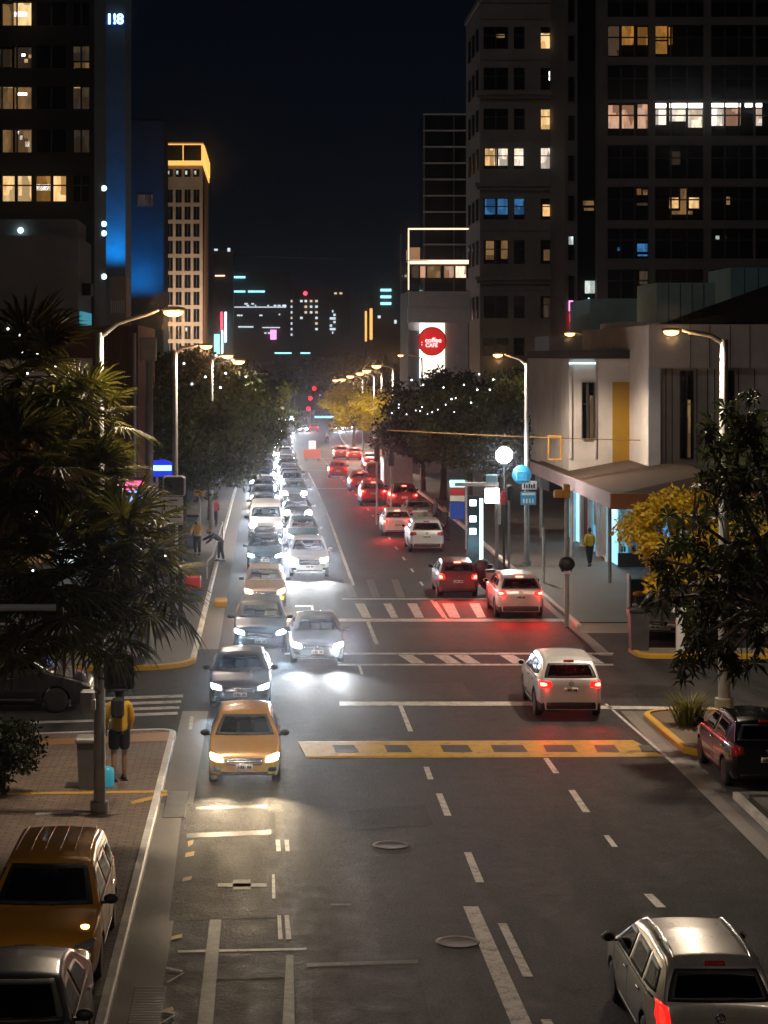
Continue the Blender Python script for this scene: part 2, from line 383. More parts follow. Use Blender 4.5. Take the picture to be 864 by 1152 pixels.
    for sg in (1,-1):
        def hl(b): s.patch(b,[(sg*W2*.57,gz1-.10),(sg*W2*.90,gz1-.04),(sg*W2*.93,gz1+.10),(sg*W2*.60,gz1+.02)],'x',8,4,.012,0,.2)
        mk('headlight',[M['plate']],hl)
        def fog(b): s.patch(b,[(sg*W2*.62,.36),(sg*W2*.86,.36),(sg*W2*.86,.46),(sg*W2*.66,.46)],'x',5,3,.008,0,.2)
        mk('fog_light',[M['black']],fog)
        tz0,tz1,ty={'hatch':(.72,.98,.62),'sedan':(.76,.98,.5),'suv':(.86,1.08,.55),'wagon':(.72,1.06,.74),'van':(.75,1.15,.8)}[kind]
        def tl(b):
            s.patch(b,[(sg*W2*ty,tz0+.06),(sg*W2*.915,tz0),(sg*W2*.90,tz1),(sg*W2*(ty+.04),tz1-.03)],'-x',8,6,.014,0,.12)
            x0=-L2; s.patch(b,[(x0+.10,tz0+.03),(x0+.34,tz0+.12),(x0+.30,tz1-.01),(x0+.13,tz1)],'y' if sg>0 else '-y',6,4,.012,0,.15)
        mk('tail_light',[M['red_paint']],tl)
        def tb(b): s.patch(b,[(sg*W2*(ty*.55+.4),tz0+.08),(sg*W2*.88,tz0+.06),(sg*W2*.87,tz1-.05),(sg*W2*(ty*.55+.42),tz1-.07)],'-x',5,4,.022,0,.25)
        mk('lamp_bulb',[M['red_paint']],tb)
        mx=SW[0][0][0]-.12
        def mir(b):
            y=s.wid(mx,zb+.08)
            b.ball((mx,sg*(y+.16),zb+.10),.11,12,0,(.62,1.05,.72)); b.box((mx-.03,min(sg*(y-.02),sg*(y+.1)),zb+.03),(mx+.03,max(sg*(y-.02),sg*(y+.1)),zb+.07),0)
            b.ball((mx-.055,sg*(y+.16),zb+.10),.085,10,1,(.3,1,.72))
        mk('mirror',[M['black'],M['gloss']],mir)
    for sg in (1,-1):
        for q in SW[:2]:
            xh=q[1][0]+.14
            def dh(b):
                y=s.wid(xh,zb-.1); b.rbox((xh-.10,min(sg*(y-.005),sg*(y+.028)),zb-.125),(xh+.10,max(sg*(y-.005),sg*(y+.028)),zb-.09),.01)
            mk('door_handle',[M['chrome']],dh)
    zpl={'hatch':(.40,.52),'sedan':(.4,.52),'suv':(.44,.56),'wagon':(.42,.54),'van':(.45,.57)}[kind]
    zpr={'hatch':(.62,.73),'sedan':(.6,.71),'suv':(.78,.89),'wagon':(.66,.78),'van':(.62,.73)}[kind]
    def pl(ax,z):
        def f(b):
            s.patch(b,[(-.19,z[0]),(.19,z[0]),(.19,z[1]),(-.19,z[1])],ax,4,2,.012,0,0)
            sy=1 if ax=='x' else -1
            for k,w in enumerate((.03,.045,.04,.012,.045,.045)):
                y=(-.145+k*.052)*sy; s.patch(b,[(y,z[0]+.025),(y+w*sy,z[0]+.025),(y+w*sy,z[1]-.025),(y,z[1]-.025)],ax,1,1,.016,1,0)
        return f
    mk('number_plate',[M['plate'],M['plate_ink']],pl('x',zpl)); mk('number_plate',[M['plate'],M['plate_ink']],pl('-x',zpr))
    def badge(b):
        z=zpr[1]+.11; c=Vector((-L2-.02,0,z)); 
        h,n,_,_=s.bvh.ray_cast(Vector((-3,0,z)),Vector((1,0,0))); c=h+Vector((-.012,0,0))
        b.tube([(c.x,.062*math.cos(a),c.z+.062*math.sin(a)) for a in np.linspace(0,2*PI,17)],.009,6,0,False)
        b.tube([(c.x,-.04,c.z+.045),(c.x,-.02,c.z-.04),(c.x,0,c.z+.01),(c.x,.02,c.z-.04),(c.x,.04,c.z+.045)],.008,5,0)
        b.tube([(c.x,-.018,c.z+.05),(c.x,0,c.z+.015),(c.x,.018,c.z+.05)],.008,5,0)
    mk('badge',[M['chrome']],badge)
    mk('brake_lamp',[M['red_paint']],lambda b:s.patch(b,[(-.14,zr2+.03),(.14,zr2+.03),(.14,zr2+.07),(-.14,zr2+.07)],'-x',6,1,.012,0,0))
    def rails(sg):
        def f(b):
            pts=[]
            for x in np.linspace(SW[0][3][0]-.1,SW[-1][2][0]-.02,9):
                y=sg*(s.wid(x,s.zt(x))-.10); pts.append((x,y,s.zt(x)+.055))
            pts[0]=(pts[0][0]+.05,pts[0][1],pts[0][2]-.06); pts[-1]=(pts[-1][0]-.05,pts[-1][1],pts[-1][2]-.06)
            b.tube(pts,.018,6)
        return f
    for sg in (1,-1): mk('roof_rail',[M['chrome']],rails(sg))
    def wiper(b):
        z=zc2+.03; h,n,_,_=s.bvh.ray_cast(Vector((-3,0,z)),Vector((1,0,0)))
        h2,_,_,_=s.bvh.ray_cast(Vector((-3,-.3,z+.02)),Vector((1,0,0))); b.tube([(h.x-.03,0,h.z),(h2.x-.03,-.32,h2.z)],.009,5)
    mk('wiper',[M['black']],wiper)
    def wipf(b):
        for y in (-.45,.1):
            p=[]
            for k in range(5):
                yy=y+k*.13; h,n,_,_=s.bvh.ray_cast(Vector((3,yy,zc+.0+.012*k)),Vector((-1,0,0)))
                p.append((h.x+.02,yy,h.z+.012))
            b.tube(p,.010,5)
    mk('windscreen_wiper',[M['black']],wipf)
    # wheel
    b=MB(); r=s.R; w=.20
    b.lathe([(r*.62,-w/2),(r*.92,-w/2),(r,-w/2+.035),(r,w/2-.035),(r*.92,w/2),(r*.62,w/2)],28,0,axis='y'); P['tyre']=b.mesh('tyre',[M['tyre']])
    b=MB(); b.lathe([(r*.64,-.03),(r*.66,.07),(r*.6,.09),(r*.57,.03)],24,0,axis='y'); b.lathe([(.01,.03),(.06,.03),(.055,.06),(.01,.065)],12,0,axis='y')
    for k in range(5):
        a=2*PI*k/5
        for da in (-.13,.13):
            b.tube([(.05*math.cos(a+da),.045,.05*math.sin(a+da)),(r*.61*math.cos(a+da*.7),.06,r*.61*math.sin(a+da*.7))],[.02,.026],5)
    b.lathe([(.0,-.02),(r*.6,-.02),(r*.6,-.01),(.0,-.01)],20,1,axis='y')
    P['rim']=b.mesh('rim',[M['alloy'],M['black']])
    P['shape']=s
    return P
BEAMK=.06
HK=1.6
PROTO={k:build_proto(k) for k in SPECS}
FARHEAD={}
for _k,_P in PROTO.items():                      # oversized lamp balls that imitate glare on the cars further back
    _s=_P['shape']; FARHEAD[_k]=[]
    for _sg in (1,-1):
        _b=MB(); _z={'hatch':.68,'sedan':.68,'suv':.82,'wagon':.72,'van':.82}[_k]
        _h,_n,_,_=_s.bvh.ray_cast(Vector((3,_sg*_s.W*.36,_z)),Vector((-1,0,0))); _b.ball((_h.x-.02,_h.y,_z),.17,12,0,(.45,1.15,.95)); FARHEAD[_k].append(_b.mesh(_k+'_headlight',[M['plate']]))
HEAD={}
def headmat(col,st):
    k=(col,st)
    if k not in HEAD: HEAD[k]=emit('headlamp_glow',col,st*HK,sample=True)
    return HEAD[k]
TL_ON=emit('tail_lamp_glow',(1,.014,.01),1.6,sample=False); TL_MID=emit('tail_bulb_glow',(1,.02,.012),2.6,sample=False)
TL_BRIGHT=emit('brake_lamp_glow',(1,.09,.06),14.0,sample=True)
TL_OFF=mat('tail_lens_red',(.32,.012,.012),.15,0,.1,6,0,.6)
HL_OFF=mat('headlamp_lens_clear',(.35,.36,.38),.1,.4,.1,6,0,.6)
PAINTS={}
def pm(name,col,metal=.25,rough=.34):
    if name not in PAINTS: PAINTS[name]=paint(name+'_car_paint',col,metal,rough)
    return PAINTS[name]
def slot(o,i,m):
    o.material_slots[i].link='OBJECT'; o.material_slots[i].material=m
def spot(parent,loc,rot,energy,col,size=R(50),blend=.6,rad=.06):
    l=bpy.data.lights.new('lamp_light','SPOT'); l.energy=energy; l.color=col; l.spot_size=size; l.spot_blend=blend; l.shadow_soft_size=rad
    o=bpy.data.objects.new('lamp_light',l); COL.objects.link(o); o.parent=parent; o.location=loc; o.rotation_euler=rot; return o
def point(parent,loc,energy,col,rad=.1):
    l=bpy.data.lights.new('lamp_light','POINT'); l.energy=energy; l.color=col; l.shadow_soft_size=rad
    o=bpy.data.objects.new('lamp_light',l); COL.objects.link(o); o.parent=parent; o.location=loc; return o
def car(name,label,cat,kind,paintm,x,y,rz,head=None,tail='off',beam=0,group=None,lod=2,sc=.96,rails=False,skip=(),tailbeam=0,fog=None,z=None,brake=None):
    """lod 2 all parts, 1 main parts, 0 far away"""
    P=PROTO[kind]; s=P['shape']
    t=thing(name,label,cat,(x,y,gz(y) if z is None else z),rz,group); t.scale=(sc,sc,sc)
    if abs(gz(y+1)-gz(y-1))>.005:
        sl=math.atan((gz(y+1)-gz(y-1))/2); t.rotation_euler=(0,-sl if rz>0 else sl,rz)
    o=link_mesh('body',P['body'],t); slot(o,0,paintm)
    names=['cabin','windscreen','rear_window','side_window','headlight','tail_light','number_plate','grille','trim','mirror']
    if lod>=1: names+=['fog_light','brake_lamp']
    if lod>=2: names+=['door_handle','badge','windscreen_wiper','wiper']
    if tail!='off' and lod>=0: names.append('lamp_bulb')
    if rails: names+=['roof_rail']
    if lod==0: names=['windscreen','rear_window','headlight','tail_light','mirror','grille']
    for n in names:
        if n in skip: continue
        for me in P[n]:
            par=o if n in('windscreen_wiper','wiper','brake_lamp') else t
            if n=='lamp_bulb': par=[c for c in t.children if c.name.startswith('tail_light')][P[n].index(me)]
            q=link_mesh(n,me,par)
            if n=='lamp_bulb': slot(q,0,TL_BRIGHT if tail=='brake' else TL_MID)
            if n=='headlight':
                slot(q,0,headmat(*head) if head else HL_OFF)
                if head and lod<=1: q.data=FARHEAD[kind][P[n].index(me)]; slot(q,0,headmat(*head))
            if n=='tail_light': slot(q,0,TL_OFF if tail=='off' else TL_ON)
            if n=='brake_lamp': slot(q,0,TL_BRIGHT if (tail=='brake' if brake is None else brake) else TL_OFF)
            if n=='fog_light' and fog: slot(q,0,fog)
            if n=='mirror' and kind!='van' and lod>0 and paintm.name.startswith(('white','silver','dark_blue')): slot(q,0,paintm)
    for wx in s.wx:
        for sg in (1,-1):
            w=bpy.data.objects.new('wheel',None); COL.objects.link(w); w.parent=t; w.location=(wx,sg*(s.W/2-.12),s.R); w.empty_display_size=.1
            if sg<0: w.rotation_euler=(0,0,PI)
            link_mesh('tyre',P['tyre'],w)
            if lod>=1: link_mesh('rim',P['rim'],w)
    if beam and head:
        for sg in (1,-1):
            spot(t,(s.L/2+.03,sg*s.W*.36,.66),(0,R(-90+3.0),0),beam*BEAMK,head[0],R(60),1.0,.07)
    if tailbeam:
        for sg in (1,-1):
            spot(t,(-s.L/2-.10,sg*s.W*.37,.85),(0,R(75),0),tailbeam*8,(1,.045,.03),R(100),.9,.07)
            point(t,(-s.L/2-.16,sg*s.W*.40,.92),tailbeam*(.10 if lod==2 else .35),(1,.05,.03),.06)
    return t
# ---------------------------------------------------------------- plants
def leaf_faces(b, c, n_, rad, ln, wd, mi=0, flat=.75):
    """many small pointed leaves spread through a clump"""
    P=rng.normal(size=(n_,3)); P/=np.linalg.norm(P,axis=1)[:,None]; P*=(rng.random((n_,1))**.45)*rad; P[:,2]*=flat
    D=rng.normal(size=(n_,3)); D[:,2]-=.35; D/=np.linalg.norm(D,axis=1)[:,None]
    N=rng.normal(size=(n_,3)); S=np.cross(D,N); S/=np.linalg.norm(S,axis=1)[:,None]
    l=ln*(.7+.6*rng.random((n_,1))); w=wd*(.7+.6*rng.random((n_,1)))
    p=P+np.array(c)
    a=p; q1=p+D*l*.45+S*w*.5; q2=p+D*l; q3=p+D*l*.45-S*w*.5
    V=np.stack([a,q1,q2,q3],1).reshape(-1,3)
    b.add(V.tolist(),[(4*i,4*i+1,4*i+2,4*i+3) for i in range(n_)],mi)
def crown_mesh(name, leafm, rx, rz, nclump, nleaf, ln, wd, crad, seed, hole=.0):
    global rng
    rng=np.random.default_rng(seed); b=MB(); tips=[]
    for i in range(nclump):
        v=rng.normal(size=3); v/=np.linalg.norm(v); r=.35+.65*rng.random()**.5
        if rng.random()<hole: continue
        lump=1+.28*math.sin(3*math.atan2(v[1],v[0])+seed)+.2*math.sin(5*v[2]+seed)
        c=(v[0]*rx*r*lump,v[1]*rx*r*lump,v[2]*rz*r*(1.0 if v[2]>0 else .75)); tips.append(c)
        leaf_faces(b,c,int(nleaf*(.5+rng.random())),crad*(.6+.8*rng.random()),ln,wd)
    return b.mesh(name,leafm),tips
def trunk_mesh(name, h, r, tips, zc, seed, lean=0, nlimb=9):
    rd=random.Random(seed); b=MB()
    top=Vector((lean,0,zc)); pts=[Vector((0,0,-.2)),Vector((lean*.2+rd.uniform(-.05,.05),rd.uniform(-.05,.05),h*.5)),Vector((lean*.7,rd.uniform(-.1,.1),h)),top]
    b.tube(pts,[r*1.3,r*.9,r*.75,r*.3],10)
    for t in rd.sample(tips,min(nlimb,len(tips))):
        e=Vector((t[0]+lean,t[1],t[2]+zc)); s0=pts[2].lerp(top,rd.uniform(0,.7)); m=s0.lerp(e,.5)+Vector((0,0,.15*(e-s0).length))
        b.tube([s0,m,e],[r*.42,r*.25,r*.08],6)
    return b.mesh(name,M['bark'])
TREE={}
def tree(kind, name, label, x, y, sc=1.0, rz=0.0, group=None, z=None):
    if kind not in TREE:
        spec={'street':('leaf_mid',3.0,2.3,62,150,.26,.12,.85,11,.06,4.4,.17),'dark':('leaf_dark',3.1,2.5,60,140,.28,.13,.9,23,.06,4.4,.18),
              'yellow':('leaf_olive',2.9,2.3,64,150,.27,.13,.8,31,.08,4.4,.16)}[kind]
        lm,rx,rzz,nc,nl,ln,wd,cr,sd,ho,zc,tr=spec
        cm,tips=crown_mesh(kind+'_crown',M[lm],rx,rzz,nc,nl,ln,wd,cr,sd,ho)
        TREE[kind]=(cm,trunk_mesh(kind+'_trunk',2.4,tr,tips,zc,sd),zc)
    cm,tm,zc=TREE[kind]
    t=thing(name,label,'tree',(x,y,gz(y) if z is None else z),rz,group); t.scale=(sc,sc,sc)
    link_mesh('trunk',tm,t); link_mesh('crown',cm,t,(0,0,zc)); return t
def fan_leaf(b, base, dirv, size, nl=22, droop=.35, rd=random):
    """a palmate palm leaf: stalk and narrow blades spreading from its end"""
    d=dirv.normalized(); st=size*.75; side=d.cross(Vector((0,0,1)))
    if side.length<.1: side=Vector((1,0,0))
    side.normalize(); nrm=side.cross(d).normalized()
    hub=base+d*st+Vector((0,0,-.1*st*(1-d.z)))
    b.tube([base,base+d*st*.5+nrm*.03,hub],[.018,.014,.012],4,1,False)
    for k in range(nl):
        a=(k/(nl-1)-.5)*R(235)+rd.uniform(-.03,.03); L=size*(.62+.38*math.cos(a*.62))*rd.uniform(.88,1.08)
        v=d*math.cos(a)+side*math.sin(a); w=size*.036
        s2=v.cross(nrm).normalized(); dr=droop*rd.uniform(.6,1.4)
        p0=hub+v*.03; p1=hub+v*L*.4+nrm*.05*L; p2=hub+v*L*.75+Vector((0,0,-.10*dr*L)); p3=hub+v*L+Vector((0,0,-.42*dr*L))
        fold=nrm*w*.5
        vs=[p0,p1-s2*w+fold,p1,p1+s2*w+fold,p2-s2*w*.8+fold,p2,p2+s2*w*.8+fold,p3]
        b.add(vs,[(0,1,2),(0,2,3),(1,4,5,2),(2,5,6,3),(4,7,5),(5,7,6)],0)
def fan_palm(label, x, y, heads, seed):
    rd=random.Random(seed); t=thing('fan_palm',label,'palm',(x,y,.13),0,'fan palms on the near left corner')
    for (hx,hy,hz,size,n) in heads:
        tr=MB(); e=Vector((hx-x,hy-y,hz-.13)); m=Vector((e.x*.12,e.y*.3,e.z*.62))
        tr.tube([(0+rd.uniform(-.25,.25),rd.uniform(-.25,.25),-.1),m,e],[.13,.10,.085],8); tr.build('trunk',M['bark'],t)
        b=MB()
        for i in range(n):
            az=i*2.399+rd.uniform(-.3,.3); el=R(75)-R(125)*(i/n)**.85+rd.uniform(-.15,.15)
            d=Vector((math.cos(az)*math.cos(el),math.sin(az)*math.cos(el),math.sin(el)))
            fan_leaf(b,e.copy(),d,size*rd.uniform(.8,1.1),20,.35+.5*max(0,-d.z),rd)
        b.build('crown',[M['leaf_palm'],M['leaf_palm']],t)
    return t
def whorl_tree(label, x, y, centers, seed):
    """long pointed leaves in whorls at the ends of thin twigs"""
    rd=random.Random(seed); t=thing('whorl_leaved_tree',label,'tree',(x,y,.13)); o=Vector((x,y,.13))
    tr=MB(); hub=Vector((0,0,3.0)); tr.tube([(0,0,-.2),(.1,.05,1.5),hub],[.2,.15,.12],10)
    b=MB()
    for (wx,wz,n,sp) in centers:
        c=Vector((wx-x,rd.uniform(-.6,.6),wz-.13)); tr.tube([hub,hub.lerp(c,.5)+Vector((0,0,.35)),c],[.09,.06,.035],6)
        for i in range(n):
            q=c+Vector((rd.gauss(0,sp),rd.gauss(0,sp*1.1),rd.gauss(0,sp*.9)))
            if rd.random()<.3: tr.tube([c,c.lerp(q,.5)+Vector((0,0,.1)),q],[.03,.02,.012],4,0,False)
            ax=Vector((rd.gauss(0,1),rd.gauss(0,1),rd.gauss(.3,.7))).normalized(); u=ax.orthogonal().normalized(); v=ax.cross(u)
            nl=rd.randint(7,11)
            for k in range(nl):
                a=2*PI*k/nl+rd.uniform(-.2,.2); d=(u*math.cos(a)+v*math.sin(a)+ax*rd.uniform(.1,.7)).normalized()
                L=rd.uniform(.24,.46); w=L*.13; s2=d.cross(ax).normalized(); e=q+d*L+Vector((0,0,-.25*L)); m=q+d*L*.55
                f=ax*w*.35
                b.add([q,m-s2*w+f,m,m+s2*w+f,e],[(0,1,2),(0,2,3),(1,4,2),(2,4,3)],0)
    tr.build('trunk',M['bark'],t); b.build('crown',M['leaf_dark'],t); return t
def tuft(label, x, y, z, n, h, seed, name='grass_tuft', m='grass', spread=.35):
    rd=random.Random(seed); b=MB()
    for i in range(n):
        a=rd.uniform(0,2*PI); r=rd.uniform(0,spread); p=Vector((r*math.cos(a),r*math.sin(a),-.02)); d=Vector((math.cos(a)*rd.uniform(.1,.7),math.sin(a)*rd.uniform(.1,.7),1)).normalized()
        L=h*rd.uniform(.6,1.1); w=.018; s2=Vector((-math.sin(a),math.cos(a),0)); m1=p+d*L*.6; e=p+d*L+Vector((math.cos(a),math.sin(a),-.4))*L*.25
        b.add([p-s2*w,p+s2*w,m1+s2*w*.8,m1-s2*w*.8,e],[(0,1,2,3),(3,2,4)],0)
    o=b.build(name,M[m],None,(x,y,z)); return tag(o,label,'plant')
def shrub(label, x, y, z, r, h, m, seed, name='shrub'):
    global rng
    rng=np.random.default_rng(seed); b=MB()
    for i in range(26):
        v=rng.normal(size=3); v/=np.linalg.norm(v); k=rng.random()**.5
        leaf_faces(b,(v[0]*r*k,v[1]*r*k,h*.5+v[2]*h*.48*k),90,r*.38,.13,.055)
    t=thing(name,label,'shrub',(x,y,z)); b.build('foliage',M[m],t)
    s=MB()
    for i in range(5): s.tube([(0,0,-.05),(random.uniform(-.3,.3)*r,random.uniform(-.3,.3)*r,h*.6)],[.03,.012],5)
    s.build('stem',M['bark'],t); return t

# ---------------------------------------------------------------- people
SKIN=mat('skin',(.30,.17,.11),.55,0,.08,6); SKINL=mat('fair_skin',(.55,.36,.27),.55,0,.08,6)
def cloth(n,c): return mat(n,c,.85,0,.15,5,.25)
CL={'yellow':cloth('yellow_cloth',(.60,.36,.02)),'navy':cloth('navy_cloth',(.012,.014,.022)),'black':cloth('black_cloth',(.01,.01,.011)),'white':cloth('white_cloth',(.62,.6,.58)),'tan':cloth('tan_cloth',(.4,.26,.15)),'hair':mat('dark_hair',(.012,.009,.007),.6,0,.3,20,.5),'grey':cloth('grey_cloth',(.12,.12,.13)),'shoe':mat('dark_shoe',(.015,.015,.016),.6),'blue':cloth('blue_cloth',(.03,.06,.16)),'red':cloth('red_cloth',(.3,.02,.03))}
def skin_obj(name, joints, edges, m, parent, root=0, lv=2):
    me=bpy.data.meshes.new(name); me.from_pydata([j[0] for j in joints],edges,[])
    o=bpy.data.objects.new(name+'_cage',me); COL.objects.link(o)
    md=o.modifiers.new('s','SKIN'); sv=me.skin_vertices[0].data
    for i,j in enumerate(joints):
        r=j[1]; sv[i].radius=(r,r) if not hasattr(r,'__len__') else r; sv[i].use_root=(i==root)
    md.use_smooth_shade=True
    sd=o.modifiers.new('d','SUBSURF'); sd.levels=lv; sd.render_levels=lv
    bpy.context.view_layer.update()
    dg=bpy.context.evaluated_depsgraph_get(); m2=bpy.data.meshes.new_from_object(o.evaluated_get(dg)); bpy.data.objects.remove(o)
    m2.name=name; m2.materials.clear(); m2.materials.append(m)
    for p in m2.polygons: p.use_smooth=True
    q=link_mesh(name,m2,parent); return q
def person(label, x, y, z, rz, H=1.72, top='white', legs='black', shorts=True, sleeves=True, hat=None, lean=0.0, armfwd=(.1,.1), step=.12, fair=False, fingers=False, group=None, longhair=False, sit=False):
    """facing +Y before turning"""
    t=thing('person',label,'person',(x,y,z),rz,group); k=H/1.72; t.scale=(k,k,k)
    sk=SKINL if fair else SKIN
    ln=lean
    hipz=.92 if not sit else .48
    def T(dx,dz,dy=0): return Vector((dx, dy+math.sin(ln)*dz, hipz+math.cos(ln)*dz))
    pel=Vector((0,0,hipz)); wa=T(0,.16); ch=T(0,.36); nk=T(0,.53); hd=T(0,.62,.02); ht=T(0,.72,.02)
    J=[(pel,(.135,.105)),(wa,(.125,.09)),(ch,(.15,.105)),(nk,.055)]
    E=[(0,1),(1,2),(2,3)]
    hands=[]
    for sg,af in ((1,armfwd[0]),(-1,armfwd[1])):
        sh=T(sg*.17,.46); el=sh+Vector((sg*.06,math.sin(af)*.28+.0,-math.cos(af)*.28)); a2=af+.35
        wr=el+Vector((-sg*.02,math.sin(a2)*.25,-math.cos(a2)*.25)); i=len(J)
        J+=[(T(sg*.10,.44),.075),(sh,.058),(el,.042),(wr,.028)]; E+=[(2,i),(i,i+1),(i+1,i+2),(i+2,i+3)]
        palm=wr+(wr-el).normalized()*.06; J.append((palm,(.034,.018))); E.append((i+3,i+4)); hands.append((sg,wr,palm,(wr-el).normalized()))
    LG=[]
    for sg in (1,-1):
        st=step*sg
        if sit: hp=Vector((sg*.09,0,hipz-.02)); kn=Vector((sg*.12,.42,hipz+.02)); an=Vector((sg*.12,.44,.08)); 
        else: hp=Vector((sg*.09,0,hipz-.06)); kn=Vector((sg*.10,st*.5+.02,.49)); an=Vector((sg*.10,st-.02,.08))
        i=len(J); J+=[(hp,.088),(kn,.056),(an.lerp(kn,.62),.055),(an,.036),(an+Vector((0,.11,-.045)),(.038,.025))]; E+=[(0,i),(i,i+1),(i+1,i+2),(i+2,i+3),(i+3,i+4)]
        LG.append((hp,kn,an))
    body=skin_obj('body',J,E,sk,t)
    # head with face, ears, nose
    b=MB(); c=T(0,.67,.025); b.ball(c,.115,18,0,(.68,.86,1.06)); b.tube([nk+Vector((0,0,-.02)),c+Vector((0,0,-.06))],[.055,.052],10)
    b.ball(c+Vector((0,.035,-.07)),.06,12,0,(.8,.8,.75)); b.ball(c+Vector((0,.104,-.01)),.018,8,0,(.8,1,1.3))
    for sg in (1,-1): b.ball(c+Vector((sg*.08,0,-.005)),.026,8,0,(.4,.8,1.2)); b.ball(c+Vector((sg*.032,.088,.018)),.013,8,1)
    b.ball(c+Vector((0,.095,-.052)),.022,8,2,(1,.35,.3))
    hd_=b.build('head',[sk,CL['white'],CL['red']],t)
    b=MB(); b.ball(c+Vector((0,-.022,.022)),.118,16,0,(.74,.86,1.04))
    if longhair: b.tube([c+Vector((0,-.06,0)),c+Vector((0,-.10,-.16)),c+Vector((0,-.10,-.30))],[.085,.075,.035],10)
    b.build('hair',CL['hair'],t)
    if hat:
        b=MB(); b.ball(c+Vector((0,0,.05)),.122,16,0,(.78,.9,.85)); b.lathe([(.10,.0),(.185,-.015),(.19,-.005),(.10,.02)],20,0,(c.x,c.y,c.z+.05)); b.build('hat',CL[hat],t)
    for sg,wr,palm,dr in hands:
        nv=5 if fingers else 0
        if fingers:
            b=MB(); sd=dr.cross(Vector((1,0,0))).normalized(); fw=Vector((-sg,0,0))
            for q in range(4):
                p=palm+dr*.025+sd*(-.024+q*.016); L=(.07,.078,.072,.056)[q]
                b.tube([p,p+dr*L*.5+fw*.004,p+dr*L+fw*.022],[.0095,.0085,.006],6)
            p=wr+dr*.03+sd*(-.028); b.tube([p,p+dr*.03-sd*.03,p+dr*.065-sd*.034+fw*.01],[.011,.010,.007],6)
            b.build('hand',sk,t)
    # jacket, trousers or shorts, shoes
    JJ=[(pel+Vector((0,0,-.10)),(.165,.135)),(pel+Vector((0,0,.04)),(.165,.13)),(wa,(.155,.12)),(ch,(.18,.135)),(nk+Vector((0,-.01,-.035)),(.085,.08))]; EE=[(0,1),(1,2),(2,3),(3,4)]
    for n,(sg,af) in enumerate(((1,armfwd[0]),(-1,armfwd[1]))):
        b0=4+n*5; i=len(JJ); fr=1.0 if sleeves else .35
        sh,el,wr=J[b0+1][0],J[b0+2][0],J[b0+3][0]
        JJ+=[(J[b0][0],.098),(sh,.08),(sh.lerp(el,fr),.068)]; EE+=[(3,i),(i,i+1),(i+1,i+2)]
        if sleeves: JJ.append((el.lerp(wr,.92),.05)); EE.append((i+2,i+3))
    skin_obj('jacket' if sleeves else 'shirt',JJ,EE,CL[top],t)
    JJ=[(pel+Vector((0,0,.10)),(.150,.12))]; EE=[]
    for hp,kn,an in LG:
        i=len(JJ); JJ.append((hp,.125)); EE.append((0,i))
        if shorts: JJ.append((hp.lerp(kn,.88),.105)); EE.append((i,i+1))
        else: JJ+= [(kn,.082),(an+Vector((0,0,.03)),.062)]; EE+=[(i,i+1),(i+1,i+2)]
    skin_obj('shorts' if shorts else 'trousers',JJ,EE,CL[legs],t)
    for hp,kn,an in LG:
        b=MB(); b.ball(an+Vector((0,.055,-.03)),.055,12,0,(.85,2.3,.85)); b.box((an.x-.045,an.y-.075,.0),(an.x+.045,an.y+.17,.025)); b.build('shoe',CL['shoe'],t)
    return t
# ---------------------------------------------------------------- ground, road and pavements
def world_mat(name, build):
    m,t,b=nt(name); g=t.nodes.new('ShaderNodeNewGeometry'); build(t,b,g.outputs['Position'],t.links); return m
def noise(t,L,vec,scale,det=6,rough=.6,dim=None):
    n=t.nodes.new('ShaderNodeTexNoise'); n.inputs['Scale'].default_value=scale; n.inputs['Detail'].default_value=det; n.inputs['Roughness'].default_value=rough
    L.new(vec,n.inputs['Vector']); return n.outputs['Fac']
def maprange(t,L,v,a,b,c,d):
    r=t.nodes.new('ShaderNodeMapRange'); r.inputs['From Min'].default_value=a; r.inputs['From Max'].default_value=b; r.inputs['To Min'].default_value=c; r.inputs['To Max'].default_value=d
    L.new(v,r.inputs['Value']); return r.outputs[0]
def math_(t,L,op,a,b):
    n=t.nodes.new('ShaderNodeMath'); n.operation=op
    for i,x in enumerate((a,b)):
        if isinstance(x,(int,float)): n.inputs[i].default_value=x
        else: L.new(x,n.inputs[i])
    return n.outputs[0]
def mixc(t,L,f,a,b,mode='MIX'):
    n=t.nodes.new('ShaderNodeMix'); n.data_type='RGBA'; n.blend_type=mode
    if isinstance(f,(int,float)): n.inputs[0].default_value=f
    else: L.new(f,n.inputs[0])
    for i,x in ((6,a),(7,b)):
        if isinstance(x,tuple): n.inputs[i].default_value=(*x,1)
        else: L.new(x,n.inputs[i])
    return n.outputs[2]
def scaled(t,L,p,s):
    n=t.nodes.new('ShaderNodeVectorMath'); n.operation='MULTIPLY'; L.new(p,n.inputs[0]); n.inputs[1].default_value=s; return n.outputs[0]
